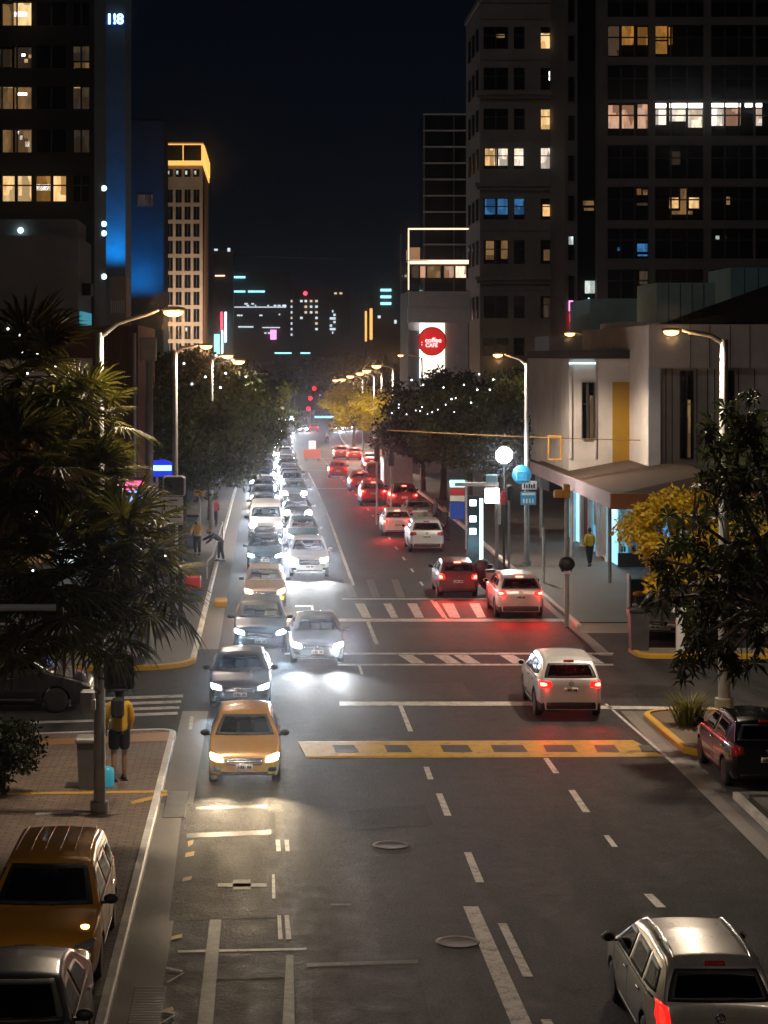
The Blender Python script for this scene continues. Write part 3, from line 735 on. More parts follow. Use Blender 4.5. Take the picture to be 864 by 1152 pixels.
def asphalt(t,b,p,L):
    big=noise(t,L,p,.18,4,.6); st=noise(t,L,scaled(t,L,p,(1.6,.10,1)),.9,5,.65); mid=noise(t,L,p,2.2,6,.7); fine=noise(t,L,p,24,3,.75); grit=noise(t,L,p,11,4,.7)
    k=math_(t,L,'MULTIPLY',maprange(t,L,big,.3,.7,.72,1.3),maprange(t,L,st,.3,.7,.58,1.5))
    k=math_(t,L,'MULTIPLY',k,maprange(t,L,mid,.3,.7,.8,1.2)); k=math_(t,L,'MULTIPLY',k,maprange(t,L,fine,.32,.68,.42,1.65))
    cr=t.nodes.new('ShaderNodeTexVoronoi'); cr.feature='DISTANCE_TO_EDGE'; cr.inputs['Scale'].default_value=.16
    dist=t.nodes.new('ShaderNodeVectorMath'); dist.operation='ADD'; L.new(p,dist.inputs[0])
    nn=t.nodes.new('ShaderNodeTexNoise'); nn.inputs['Scale'].default_value=.8; L.new(p,nn.inputs['Vector']); 
    sc=t.nodes.new('ShaderNodeVectorMath'); sc.operation='SCALE'; sc.inputs['Scale'].default_value=2.2; L.new(nn.outputs['Color'],sc.inputs[0]); L.new(sc.outputs[0],dist.inputs[1])
    L.new(dist.outputs[0],cr.inputs['Vector']); crack=maprange(t,L,cr.outputs['Distance'],.0015,.005,.72,1)
    k=math_(t,L,'MULTIPLY',k,crack); k=math_(t,L,'MULTIPLY',k,maprange(t,L,grit,.3,.7,.7,1.3))
    col=mixc(t,L,1.0,(.034,.0345,.0355),k,'MULTIPLY'); L.new(col,b.inputs['Base Color'])
    rr=math_(t,L,'ADD',maprange(t,L,st,.3,.7,.60,.76),maprange(t,L,mid,.3,.7,-.08,.12)); L.new(rr,b.inputs['Roughness'])
    b.inputs['Specular IOR Level'].default_value=.16
    bp=t.nodes.new('ShaderNodeBump'); bp.inputs['Strength'].default_value=.8; bp.inputs['Distance'].default_value=.02; hh=math_(t,L,'ADD',fine,math_(t,L,'MULTIPLY',grit,1.6)); L.new(hh,bp.inputs['Height']); L.new(bp.outputs[0],b.inputs['Normal'])
M['asphalt']=world_mat('asphalt',asphalt)
def pavers(t,b,p,L):
    br=t.nodes.new('ShaderNodeTexBrick'); br.inputs['Scale'].default_value=1; br.inputs['Brick Width'].default_value=.32; br.inputs['Row Height'].default_value=.16; br.inputs['Mortar Size'].default_value=.012
    br.inputs['Color1'].default_value=(.15,.10,.075,1); br.inputs['Color2'].default_value=(.21,.15,.11,1); br.inputs['Mortar'].default_value=(.05,.04,.035,1); L.new(p,br.inputs['Vector'])
    big=noise(t,L,p,.5,5,.65); col=mixc(t,L,1.0,br.outputs['Color'],maprange(t,L,big,.3,.7,.6,1.35),'MULTIPLY'); L.new(col,b.inputs['Base Color'])
    L.new(maprange(t,L,big,.3,.7,.5,.8),b.inputs['Roughness'])
    bp=t.nodes.new('ShaderNodeBump'); bp.inputs['Strength'].default_value=.4; bp.inputs['Distance'].default_value=.008; L.new(br.outputs['Fac'],bp.inputs['Height']); bp.invert=True; L.new(bp.outputs[0],b.inputs['Normal'])
M['pavers']=world_mat('brick_pavers',pavers)
def concrete(c,sc=.9):
    def f(t,b,p,L):
        a=noise(t,L,p,sc,6,.7); e=noise(t,L,p,24,3,.6); k=math_(t,L,'MULTIPLY',maprange(t,L,a,.3,.7,.62,1.3),maprange(t,L,e,.3,.7,.8,1.2))
        L.new(mixc(t,L,1.0,c,k,'MULTIPLY'),b.inputs['Base Color']); L.new(maprange(t,L,a,.3,.7,.5,.75),b.inputs['Roughness'])
        bp=t.nodes.new('ShaderNodeBump'); bp.inputs['Strength'].default_value=.25; bp.inputs['Distance'].default_value=.01; L.new(e,bp.inputs['Height']); L.new(bp.outputs[0],b.inputs['Normal'])
    return f
M['concrete']=world_mat('gutter_concrete',concrete((.17,.15,.13)))
M['kerb']=world_mat('kerb_concrete',concrete((.68,.66,.62)))
M['path']=world_mat('footpath_asphalt',concrete((.10,.095,.09),.4))
M['lightpath']=world_mat('pale_driveway_concrete',concrete((.30,.25,.2),.6))
M['earth']=world_mat('dark_ground',concrete((.03,.03,.028),.2))
def worn(name,c,lo=.28,hi=.46):
    def f(t,b,p,L):
        a=noise(t,L,p,3.5,8,.75); e=noise(t,L,p,30,3,.7); s=math_(t,L,'MULTIPLY',a,maprange(t,L,e,.2,.8,.6,1.35))
        fac=maprange(t,L,s,lo,hi,0,1); L.new(mixc(t,L,fac,(.05,.048,.045),c),b.inputs['Base Color']); b.inputs['Roughness'].default_value=.55
    return world_mat(name,f)
M['line']=worn('worn_white_line',(.52,.5,.46),.30,.52); M['faded']=worn('faded_white_line',(.15,.147,.14),.44,.72)
M['yline']=worn('worn_yellow_paint',(.60,.34,.03)); M['orange']=worn('ochre_paving_paint',(.36,.17,.06),.2,.4)
M['ykerb']=worn('yellow_kerb_paint',(.55,.32,.03),.2,.36)

def strip_sheet(name,m,xa,xb,y0,y1,dz,step=4.0,curve=True,kind='structure'):
    ys=list(np.arange(y0,y1,step))+[y1]; b=MB(); vs=[];fs=[]
    for y in ys:
        a=xa(y) if callable(xa) else xa; e=xb(y) if callable(xb) else xb; c=cx(y) if curve else 0
        vs+=[(a+c,y,gz(y)+dz),(e+c,y,gz(y)+dz)]
    for i in range(len(ys)-1): fs.append((2*i,2*i+1,2*i+3,2*i+2))
    b.add(vs,fs,0,True); o=b.build(name,m); return tag(o,kind=kind)
def kerb_line(b, path, w=.16, h=.15, m=0, base=-.05):
    """a raised kerb stone along a path of (x,y), lying to the left of the walking direction"""
    n=len(path); P=[Vector((x,y)) for x,y in path]; o=[]
    for i in range(n):
        d=(P[min(i+1,n-1)]-P[max(i-1,0)]).normalized(); o.append(P[i]+Vector((-d.y,d.x))*w)
    vs=[]
    for i in range(n):
        z=gz(P[i].y); q=P[i]; r=o[i]; e=q.lerp(r,.2)
        vs+=[(q.x,q.y,z+base),(q.x,q.y,z+h-.03),(e.x,e.y,z+h),(r.x,r.y,z+h),(r.x,r.y,z+base)]
    fs=[]
    for i in range(n-1):
        for k in range(4): fs.append((i*5+k,i*5+k+1,(i+1)*5+k+1,(i+1)*5+k))
    fs+=[(0,1,2,3,4),tuple((n-1)*5+k for k in (4,3,2,1,0))]
    b.add(vs,fs,m)
def arc(c,r,a0,a1,n=8): return [(c[0]+r*math.cos(a0+(a1-a0)*i/n),c[1]+r*math.sin(a0+(a1-a0)*i/n)) for i in range(n+1)]
def slab(name,m,path,z1,z0=-.3):
    b=MB(); b.prism(path,z0,z1); return tag(b.build(name,m),kind='structure')

strip_sheet('ground',M['earth'],-320,320,-40,900,-.32,10,False)
strip_sheet('road',M['asphalt'],-1.56,9.45,4,57,0)
strip_sheet('road',M['asphalt'],-2.25,10.8,57,69,0)
strip_sheet('road',M['asphalt'],-1.56,10.8,69,520,0)
b=MB(); b.add([(-90,50,0),(-2.25,50,0),(-2.25,69,0),(-90,69,0)],[(0,1,2,3)]); tag(b.build('side_street',M['asphalt']),kind='structure')
b=MB(); b.add([(10.8,50,0),(110,50,0),(110,75,0),(10.8,75,0)],[(0,1,2,3)]); tag(b.build('side_street',M['asphalt']),kind='structure')
# left: gutter, kerb, pavement
b=MB(); b.add([(-2.25,4,.002),(-1.56,4,.002),(-1.56,57,.002),(-2.25,57,.002)],[(0,1,2,3)]); tag(b.build('gutter',M['concrete']),kind='structure')
strip_sheet('gutter',M['concrete'],-2.2,-1.56,69,400,.002)
cl=[(-2.25,4),(-2.25,30),(-2.25,53.1)]+arc((-2.7,53.1),.45,0,PI/2,6)+[(-5.8,52.9),(-40,50.5)]
b=MB(); kerb_line(b,cl); tag(b.build('kerb',M['kerb']),kind='structure')
slab('pavement',M['pavers'],[(-60,0),(-2.41,0),(-2.41,53.1)]+arc((-2.7,53.1),.29,0,PI/2,5)+[(-5.8,52.74),(-40,50.34),(-60,50.3)],.135)
cf=[(-60,63.2),(-8,63.9),(-4.0,64.3)]+arc((-4.0,66.1),1.8,-PI/2,0,8)+[(-2.2,70)]
fl=[(-2.2+cx(y),y) for y in np.arange(70,420,4)]
b=MB(); kerb_line(b,cf[:-1]); tag(b.build('kerb',M['ykerb']),kind='structure')
b=MB(); kerb_line(b,[(-2.2,66.1)]+fl); tag(b.build('kerb',M['kerb']),kind='structure')
slab('footpath',M['path'],[(-60,63.4),(-8,64.08),(-4.0,64.46)]+arc((-4.0,66.1),1.64,-PI/2,0,8)+[(-2.36,110),(-60,110)],.135)
strip_sheet('footpath',M['path'],-40,-2.36,110,420,.135)
# right: near bay, planted kerb island, far footpath
b=MB(); b.add([(9.45,4,.001),(14,4,.001),(14,57,.001),(9.45,57,.001)],[(0,1,2,3)]); tag(b.build('parking_bay',M['path']),kind='structure')
b=MB(); b.add([(9.45,4,.004),(9.78,4,.004),(9.78,57,.004),(9.45,57,.004)],[(0,1,2,3)]); tag(b.build('gutter',M['concrete']),kind='structure')
isl=[(9.95,51.0),(9.9,53.0),(9.85,55.6)]; isl2=arc((10.65,55.7),.8,PI,PI/2,6)+[(14,56.6),(40,57)]
full=[(12.2,49.6),(10.6,50.0)]+isl+isl2
b=MB(); kerb_line(b,full[::-1]); tag(b.build('kerb',M['ykerb']),kind='structure')
slab('verge',world_mat('bark_mulch',concrete((.12,.085,.055),2.0)),[(12.2,49.8),(10.7,50.2),(10.12,51.1),(10.07,53.0),(10.02,55.6)]+arc((10.65,55.7),.62,PI,PI/2,6)+[(14,56.4),(40,56.8),(40,49.8)],.12)
b=MB(); kerb_line(b,[(12.4,45.7),(10.15,45.7),(10.12,30),(10.12,4)][::-1]); tag(b.build('kerb',M['kerb']),kind='structure')
slab('footpath',M['path'],[(12.4,45.55),(10.3,45.55),(10.28,4),(60,4),(60,49.7),(12.4,49.7)],.125)
# right far corner
b=MB(); kerb_line(b,[(10.8+cx(y),y) for y in np.arange(75,420,4)][::-1]+[(10.8,74.2)]); tag(b.build('kerb',M['kerb']),kind='structure')
slab('footpath',M['path'],[(10.96,75),(60,75),(60,110),(10.96,110)],.135)
strip_sheet('footpath',M['path'],10.96,60,110,420,.135)
b=MB(); b.add([(10.8,73,.006),(18,73,.006),(18,75.0,.10),(10.8,75.0,.10)],[(0,1,2,3)]); tag(b.build('driveway',M['lightpath']),kind='structure')
b=MB(); b.add([(10.55,67.5,.004),(10.95,67.5,.004),(10.95,84,.004),(10.55,84,.004)],[(0,1,2,3)]); tag(b.build('gutter',M['concrete']),kind='structure')
ki=[(11.6,68.4),(11.65,67.5)]+arc((12.2,67.4),.55,PI,PI*1.5,4)+[(16,66.8),(16,68.8)]
b=MB(); kerb_line(b,ki); tag(b.build('kerb',M['ykerb']),kind='structure')
slab('traffic_island',M['lightpath'],[(11.8,68.4),(11.83,67.5)]+arc((12.2,67.4),.37,PI,PI*1.5,4)+[(15.84,66.96),(15.84,68.4)],.13)

M['patch_old']=world_mat('old_asphalt_patch',lambda t,b,p,L:(asphalt(t,b,p,L)))
def retint(m,c):
    for n in m.node_tree.nodes:
        if n.type=='MIX' and n.blend_type=='MULTIPLY': n.inputs[6].default_value=(*c,1)
retint(M['patch_old'],(.050,.046,.042)); M['patch_new']=world_mat('fresh_asphalt_patch',asphalt); retint(M['patch_new'],(.022,.022,.023))
for nm,q in (('patch_old',[(206,905),(318,900),(326,1032),(190,1036)]),('patch_new',[(392,912),(478,905),(487,928),(396,934)]),('patch_new',[(350,1085),(470,1090),(488,1160),(352,1165)]),('patch_new',[(655,768),(760,772),(770,786),(662,784)]),('patch_old',[(392,770),(520,768),(535,786),(392,787)]),('patch_new',[(236,1045),(318,1044),(322,1100),(228,1103)]),('patch_old',[(415,708),(560,706),(575,730),(420,732)])):
    b=MB(); v=[G(*p_) for p_ in q]; b.add([(p_.x,p_.y,.003) for p_ in v],[(0,1,2,3)]); tag(b.build('asphalt_patch',M[nm]),kind='structure')
# ---------------------------------------------------------------- painted markings (sheets 6 mm above the road)
def marks(name,m,polys,dz=.006):
    b=MB()
    for q in polys:
        v=[G(*p) for p in q]; b.add([(p.x,p.y,gz(p.y)+dz) for p in v],[tuple(range(len(v)))])
    return tag(b.build(name,m),kind='structure')
def hline(x0,x1,y0,y1,sl=0): return [(x0,y0),(x1,y0+sl),(x1,y1+sl),(x0,y1)]
wl=[]
dash=lambda x0,y0,x1,y1,w0,w1: wl.append([(x0-w0,y0),(x0+w0,y0),(x1+w1,y1),(x1-w1,y1)])
dash(479.5,863,484.5,877,3,3.3); dash(494,893,504,918,3.5,4); dash(526,959,540,993,4.2,4.8); dash(565,1039,594,1099,4.8,5.8); dash(614,1147,640,1200,6,7)
wl.append([(521,1020),(538,1020),(602,1160),(578,1160)])
dash(614,853,626,870,3,3.4); dash(643,889,660,914,3.6,4.2); dash(682,940,692,953,3,3.4); dash(729,1006,744,1021,5,5.5)
dash(450,793,462,823,2.4,2.8)
wl.append(hline(382,600,789.5,794)); wl.append([(662,794),(810,796),(810,799),(662,797.5)])
wl.append([(680,792),(683,792),(762,860),(757,860)])
wl.append(hline(320,690,734.5,736.5)); wl.append(hline(380,690,747,748.8))
for x in (457,497,519,571,617,658): wl.append([(x-9,737),(x+7,737),(x+22,746.5),(x+6,746.5)])
wl.append(hline(318,650,696.2,699.4)); wl.append(hline(385,560,673.2,674.6)); 
for x0,x1 in ((402,416),(434,446),(461,475),(500,516),(531,545)): wl.append([(x0-3,679),(x1-6,679),(x1+2,695),(x0+6,695)])
dash(485,675,500,695,1.8,2.2); dash(490,677,503,697,1.2,1.4)
wl.append(hline(332,350,681,683)); wl.append([(349,681),(352,681),(355,696),(352,696)])
dash(414,700,424,725,2,2.4)
wl.append([(402,747),(405,747),(409,759),(406,759)])
for y0,y1 in ((781.5,784.5),(788,791),(794.5,797.5),(801,804)): wl.append(hline(118,206-(y0-781)*.3,y0+3,y1+3,-3))
wl.append([(30,812),(128,809),(128,811.5),(30,814.5)]); wl.append([(214,806),(218,806),(216,821),(212,821)])
wl.append(hline(200,345,1069.5,1072,-3)); 
for q in ([(312,1030),(316,1030),(318,1057),(313,1057)],[(320,1030),(325,1030),(328,1057),(322,1057)],[(306,984),(309,984),(310,1011),(306,1011)],[(310,945),(315,945),(316,958),(311,958)],[(320,945),(325,945),(326,958),(321,958)]): wl.append(q)
marks('road_markings',M['line'],wl)
fd=[[(236,1035),(249,1035),(238,1170),(220,1170)],[(322,1075),(330,1075),(332,1170),(317,1170)],hline(210,305,938,943,-4),hline(220,300,908,911,-2),
    hline(372,395,1017,1019),hline(345,470,1084,1088,-4),hline(245,300,994,998),hline(262,282,990,1001)]
for x0 in (386,412,440): fd.append([(x0,652),(x0+8,652),(x0+16,672),(x0+7,672)])
marks('road_markings',M['faded'],fd,.007)
def linepath(pts,w):                              # a long line painted along the street, in short runs
    out=[]
    for (a,c) in zip(pts[:-1],pts[1:]):
        n=max(1,int(abs(c[1]-a[1])/4))
        for i in range(n):
            p=[a[k]+(c[k]-a[k])*i/n for k in (0,1)]; q=[a[k]+(c[k]-a[k])*(i+1)/n for k in (0,1)]
            out.append([(p[0]-w,p[1]),(p[0]+w,p[1]),(q[0]+w,q[1]),(q[0]-w,q[1])])
    b=MB()
    for q in out: b.add([(x+cx(y)*1.0,y,gz(y)+.006) for x,y in q],[(0,1,2,3)])
    return b
b=linepath([(3.58,88),(3.62,110),(3.66,140),(3.7,190)],.07); tag(b.build('road_markings',M['line']),kind='structure')
b=MB()
for y in np.arange(88,300,5.5):
    x=6.45-.003*(y-88); c=cx(y); b.add([(x-.05+c,y,gz(y)+.006),(x+.05+c,y,gz(y)+.006),(x+.05+c,y+1.6,gz(y+1.6)+.006),(x-.05+c,y+1.6,gz(y+1.6)+.006)],[(0,1,2,3)])
tag(b.build('road_markings',M['line']),kind='structure')
b=MB()
for y in (158,196,240): b.add([(3.7+cx(y),y,gz(y)+.008),(10.6+cx(y),y,gz(y)+.008),(10.6+cx(y),y+.5,gz(y+.5)+.008),(3.7+cx(y),y+.5,gz(y+.5)+.008)],[(0,1,2,3)])
tag(b.build('road_markings',M['line']),kind='structure')
yl=[[(0,892),(188,889),(188,891.5),(0,894.5)],[(146,902),(186,892),(189,894.5),(150,905)]]
def onpath(name,m,polys,z):
    b=MB()
    for q in polys:
        v=[((px-PX)*(CH-z)/(py-HY),(CH-z)*F/(py-HY)) for px,py in q]; b.add([(x,y,z+.005) for x,y in v],[tuple(range(len(v)))])
    return tag(b.build(name,m),kind='structure')
onpath('pavement_line',M['yline'],yl,.135)
onpath('pavement_line',M['line'],[[(40,914),(82,912),(82,915),(40,917)]],.135)
onpath('tactile_paving',M['orange'],[[(50,832),(198,823),(196,833),(20,839)]],.135)
marks('road_markings',M['yline'],[[(211,947),(218,945),(217,950),(212,953)],[(209,960),(219,958),(218,963),(208,965)],[(206,988),(216,986),(215,990),(205,992)],[(193,1054),(205,1051),(205,1055),(192,1058)],[(181,1137),(194,1133),(196,1137),(181,1140)]],.008)
marks('road_markings',M['line'],[[(187,1088),(206,1092),(205,1094.5),(187,1090.5)],[(205,1095),(208,1095),(189,1106),(186,1106)],[(180,1136),(198,1139),(197,1141.5),(180,1138.5)],[(196,1142),(199,1142),(178,1154),(175,1154)]],.009)
for (x,y,w) in ((198,905,.5),(164,1140,.5)):
    p=G(x,y); b=MB()
    ln=2.6
    b.box((p.x-.24,p.y-ln/2,-.02),(p.x+.24,p.y+ln/2,.004),1)
    for k in range(34): yy=p.y-ln/2+ln*(k+.5)/34; b.box((p.x-.22,yy-.018,.004),(p.x+.22,yy+.018,.016),0)
    tag(b.build('drain_grate',[M['galv'],M['black']]),'long iron drain grate in the left gutter beside the parked cars' if y>1000 else 'short dark drain grate in the left gutter beside the waiting pedestrian','drain')
M['ironlid']=mat('worn_iron_lid',(.032,.031,.03),.6,.3,.3,6,.3)
for (px,py,lab) in ((515,1060,'round manhole cover in the lane behind the silver wagon'),(440,951,'dark round manhole cover in the middle of the road')):
    p=G(px,py); b=MB(); b.lathe([(.36,.002),(.36,.010),(.30,.011),(.29,.007),(.0,.008)],28,0,(p.x,p.y,0)); tag(b.build('manhole_cover',M['ironlid']),lab,'manhole cover')
# raised yellow hump with dark insets
M['inset']=world_mat('worn_dark_inset',concrete((.03,.029,.027),1.5))
M['yhump']=worn('worn_hump_paint',(.50,.29,.015),.24,.48)
hump=thing('speed_hump','yellow painted raised speed hump with dark rectangles across the lanes','speed hump',(0,0,0))
p0,p1=G(345,853),G(748,851); q0,q1=G(335,834),G(712,832.5)
b=MB(); b.add([(p0.x,p0.y,.0),(p1.x,p1.y,.0),(p1.x-.1,p1.y+.2,.013),(p0.x,p0.y+.2,.013),(q1.x,q1.y-.15,.013),(q0.x,q0.y-.15,.013),(q1.x,q1.y,0),(q0.x,q0.y,0)],[(0,1,2,3),(3,2,4,5),(5,4,6,7),(0,3,5,7),(1,6,4,2)])
b.build('hump_body',M['yhump'],hump)
for x0,x1 in ((436,464),(499,532),(556,594),(615,650),(672,697),(722,737),(378,404)):
    v=[((px-PX)*(CH-.017)/(py-HY),(CH-.017)*F/(py-HY)) for px,py in ((x0,846),(x1,846),(x1-6,838),(x0-4,838))]
    b=MB(); b.add([(x,y,.017) for x,y in v],[(0,1,2,3)]); b.build('dark_inset',M['inset'],hump)
# ---------------------------------------------------------------- buildings
def bmat(n,c,r=.8,sc=.35,var=.22): return mat(n,c,r,0,var,sc,.1)
WALL={'stone':bmat('grey_stone',(.30,.27,.25)),'grey':bmat('grey_concrete',(.20,.19,.185)),'dark':bmat('dark_cladding',(.035,.034,.034)),'beige':bmat('beige_render',(.42,.33,.25)),'brick':bmat('red_brown_cladding',(.15,.055,.04)),
 'white':bmat('off_white_panel',(.70,.68,.69)),'cream':bmat('pale_panel',(.72,.65,.60)),'mustard':bmat('mustard_panel',(.42,.23,.025)),'slate':bmat('dark_slate_roof',(.03,.032,.036)),'brownroof':bmat('brown_metal_roof',(.10,.065,.045)),'teal':bmat('teal_panel_light_tint',(.30,.52,.56)),'far':bmat('far_dark_wall',(.03,.03,.032)),'bluewall':bmat('blue_grey_wall',(.16,.2,.26)),'terracotta':bmat('terracotta_fascia',(.5,.19,.08)),'mauve':bmat('mauve_fascia',(.42,.33,.36))}
WIN={'warm':room('warm_lit_room',(1,.66,.30),1.25),'warmdim':room('dim_warm_room',(1,.62,.28),.22),'orange':room('orange_lit_room',(1,.50,.12),.40),'white':room('white_lit_room',(1,.90,.78),1.7,1.2,.25),'peach':room('peach_lit_room',(1,.60,.42),.7),
 'cool':room('cool_lit_room',(.75,.95,1),1.3),'blue':room('blue_lit_room',(.08,.35,.9),.5),'tube':emit('strip_light',(1,.95,.88),5,False),'faint':room('faintly_lit_room',(1,.75,.5),.06),'cyan':emit('cyan_strip',(.35,.9,1),1.8,False),
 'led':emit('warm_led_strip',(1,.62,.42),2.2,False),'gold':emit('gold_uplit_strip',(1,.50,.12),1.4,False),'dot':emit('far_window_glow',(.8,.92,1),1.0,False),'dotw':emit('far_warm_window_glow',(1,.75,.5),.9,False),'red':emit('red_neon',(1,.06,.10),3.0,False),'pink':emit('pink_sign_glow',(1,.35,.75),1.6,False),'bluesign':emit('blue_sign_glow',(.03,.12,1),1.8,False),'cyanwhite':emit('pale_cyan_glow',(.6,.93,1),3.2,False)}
def X(px,d): return (px-PX)*d/F
def Zp(py,d): return CH-(py-HY)*d/F
def window(parent, r, y, d, lit=(), nx=2, nz=1, fr=.09, name='window'):
    """one recessed window: dark pane, glazing bars, and the lit rooms behind some of its panes; r in photo pixels"""
    x0,y0,x1,y1=r; xa,xb,za,zb=X(x0,d),X(x1,d),Zp(y1,d),Zp(y0,d); b=MB(); mats=[M['gloss'],M['darkpole']]
    b.box((xa,y+.02,za),(xb,y+.05,zb),0)
    for q in lit:
        (a0,b0,a1,b1),k=q
        if WIN[k] not in mats: mats.append(WIN[k])
        i=mats.index(WIN[k]); b.box((max(xa,X(a0,d)),y-.02,max(za,Zp(b1,d))),(min(xb,X(a1,d)),y+.015,min(zb,Zp(b0,d))),i)
    for k in range(nx+1):
        x=xa+(xb-xa)*k/nx; w=fr*.5; b.box((max(xa,x-w),y-.10,za),(min(xb,x+w),y-.025,zb),1)
    for k in range(nz+1):
        z=za+(zb-za)*(k/nz if nz<2 else (0,.62,1)[k] if nz==2 else k/nz); w=fr*.4; b.box((xa+fr*.5,y-.085,max(za,z-w)),(xb-fr*.5,y-.03,min(zb,z+w)),1)
    return b.build(name,mats,parent)
def facade(parent, m, x0, x1, ytop, ybot, d, cols, rows, rec=.45, back=12, side=True):
    """a wall with real openings: spandrels between the rows, piers between the columns, a body behind; photo pixels at depth d"""
    b=MB(); xa,xb=X(x0,d),X(x1,d); zt=Zp(ytop,d); zb=Zp(ybot,d) if ybot is not None else gz(d)-.3
    cur=zt
    for (r0,r1) in rows:
        b.box((xa,d,Zp(r0,d)),(xb,d+rec,cur)); c0=xa
        for (a,e) in cols:
            b.box((c0,d,Zp(r1,d)),(X(a,d),d+rec,Zp(r0,d))); c0=X(e,d)
        b.box((c0,d,Zp(r1,d)),(xb,d+rec,Zp(r0,d))); cur=Zp(r1,d)
    b.box((xa,d,zb),(xb,d+rec,cur)); b.box((xa,d+rec+.1,zb),(xb,d+back,zt-.02)); 
    return b.build('wall',m,parent)
def light_dots(parent, name, rects, d, k, dep=.12):
    for r in rects:
        b=MB(); b.box((X(r[0],d),d-dep,Zp(r[3],d)),(X(r[2],d),d-.002,Zp(r[1],d))); b.build(name,WIN[k],parent)

# the tall gridded tower on the right
d=190.0; bl=thing('office_tower','tall grey gridded office tower with a bright lit storey on the right','tower',(0,0,0))
cols=[(683.5,730),(737,792),(800,848),(850,898)]; rows=[(-40,-18),(-10,19),(28,64),(73,112),(115,153),(163,201),(210,248),(257,291),(303,336)]
facade(bl,WALL['grey'],671,930,-60,None,d,cols,rows,.5,30)
L={(2,0):[((684,29,697,62),'faint'),((700,29,715,50),'orange'),((718,30,730,50),'orange')],(2,1):[((738,29,751,44),'orange'),((738,46,751,60),'orange'),((753,30,757,50),'orange')],
 (4,0):[((685,118,697,144),'peach'),((700,118,714,144),'peach'),((718,117,730,144),'peach')],(4,1):[((738,116,750,121),'tube'),((738,123,750,140),'white'),((754,115,791,121),'tube'),((754,123,772,136),'white'),((775,123,791,143),'white')],
 (4,2):[((801,115,834,120),'tube'),((801,122,815,141),'white'),((817,122,834,141),'peach'),((839,115,848,120),'tube'),((850,122,858,140),'white')],(4,3):[((851,115,858,120),'tube'),((851,122,858,141),'white')],
 (5,1):[((754,170,766,185),'faint')],(6,0):[((717,212,722,219),'warmdim'),((724,213,730,219),'warmdim'),((717,228,730,231),'faint')],(6,1):[((754,222,764,234),'warm'),((766,212,774,240),'warmdim'),((776,222,787,234),'warm'),((755,237,780,241),'warmdim')],
 (6,2):[((818,221,822,230),'warmdim')],(7,0):[((717.5,274,730,283),'blue'),((718,286,729,288),'blue'),((695,278,699,282),'blue')],(7,2):[((806,265,810,269),'cool'),((815,266,818,268),'warmdim')],(8,0):[((720,305,729,320),'faint')]}
for i,(r0,r1) in enumerate(rows):
    for j,(a,e) in enumerate(cols): window(bl,(a,r0,e,r1),d+.3,d,L.get((i,j),()),3,2,.16)
b=MB(); b.box((X(650,d),d+.6,gz(d)),(X(671,d),d+20,Zp(-60,d))); b.build('glazed_bay',M['gloss'],bl)
b=MB(); b.box((X(636,d),d+.2,gz(d)),(X(650,d),d+24,Zp(-60,d))); b.build('corner_pier',WALL['grey'],bl)
for i,y0 in enumerate((-4,40,86,130,175,220,265,310)):
    window(bl,(639,y0,646,y0+28),d+.1,d,[((640,266,645,275),'cool')] if y0==265 else [((640,350,645,370),'pink')] if y0==310 else (),1,1,.1)
light_dots(bl,'lit_window',[(656,226,668,231),(657,234,668,237)],d+.55,'warmdim'); light_dots(bl,'lit_window',[(658,316,669,330)],d+.55,'cool'); light_dots(bl,'neon_strip',[(641,352,645,362),(641.5,363,645.5,370)],d+.1,'red'); light_dots(bl,'neon_strip',[(661.5,335,663,384)],d+.55,'cyan')
# stone building beside it
d=200.0; bl=thing('stone_building','mid-rise grey stone building with small lit windows left of the gridded tower','building',(0,0,0))
cols=[(544,572),(578,590.5),(608,631)]; rows=[(30,55),(76,101),(122,146),(166,190),(223,247),(270,297),(333,358),(380,400)]
facade(bl,WALL['stone'],540,634,3,None,d,cols,rows,.4,14)
L={(0,0):[((559,38,568,42),'warmdim')],(0,2):[((608,37,619,54),'warm'),((620,37,631,52),'warm')],(1,2):[((618,80,622,90),'tube')],(2,2):[((609,123,622,145),'warm'),((624,124,631,144),'faint')],
 (3,0):[((546,167,559,186),'warm'),((561,167,572,186),'white')],(3,1):[((579,167,589,186),'white')],(3,2):[((609,166,619,190),'white'),((621,166,631,178),'warm')],(4,0):[((546,223,558,241),'blue'),((560,223,572,241),'blue')],(4,1):[((579,223,591,241),'blue')],
 (4,2):[((611,230,624,243),'warm')],(5,0):[((547,271,556,292),'warmdim'),((564,270,572,291),'warmdim')],(5,2):[((612,280,623,293),'warmdim')],(6,2):[((612,335,624,357),'faint')]}
for i,(r0,r1) in enumerate(rows):
    for j,(a,e) in enumerate(cols): window(bl,(a,r0,e,r1),d+.25,d,L.get((i,j),()),2 if j!=1 else 1,2,.12)
for yy in (103,206,311):
    b=MB(); b.box((X(534,d),d-.7,Zp(yy+4,d)),(X(634,d),d-.003,Zp(yy,d))); b.box((X(536,d),d-.4,Zp(yy+8,d)),(X(634,d),d-.004,Zp(yy+4.2,d))); b.build('cornice',WALL['stone'],bl)
for yy in (20,66,112,157,258,325):
    b=MB(); b.box((X(540,d),d-.12,Zp(yy+1.5,d)),(X(634,d),d-.005,Zp(yy,d))); b.build('string_course',WALL['stone'],bl)
b=MB(); b.box((X(538,d),d-.2,Zp(3,d)),(X(635,d),d+14.2,Zp(-2,d))); b.build('parapet',WALL['stone'],bl)
for k in range(6):
    y0=d+1.5+k*1.9
    for (r0,r1) in rows[:7]:
        if k%2: continue
        b=MB(); b.box((X(540,d)-.12,y0,Zp(r1,d)),(X(540,d)-.003,y0+1.3,Zp(r0,d))); b.build('window',M['gloss'],bl)
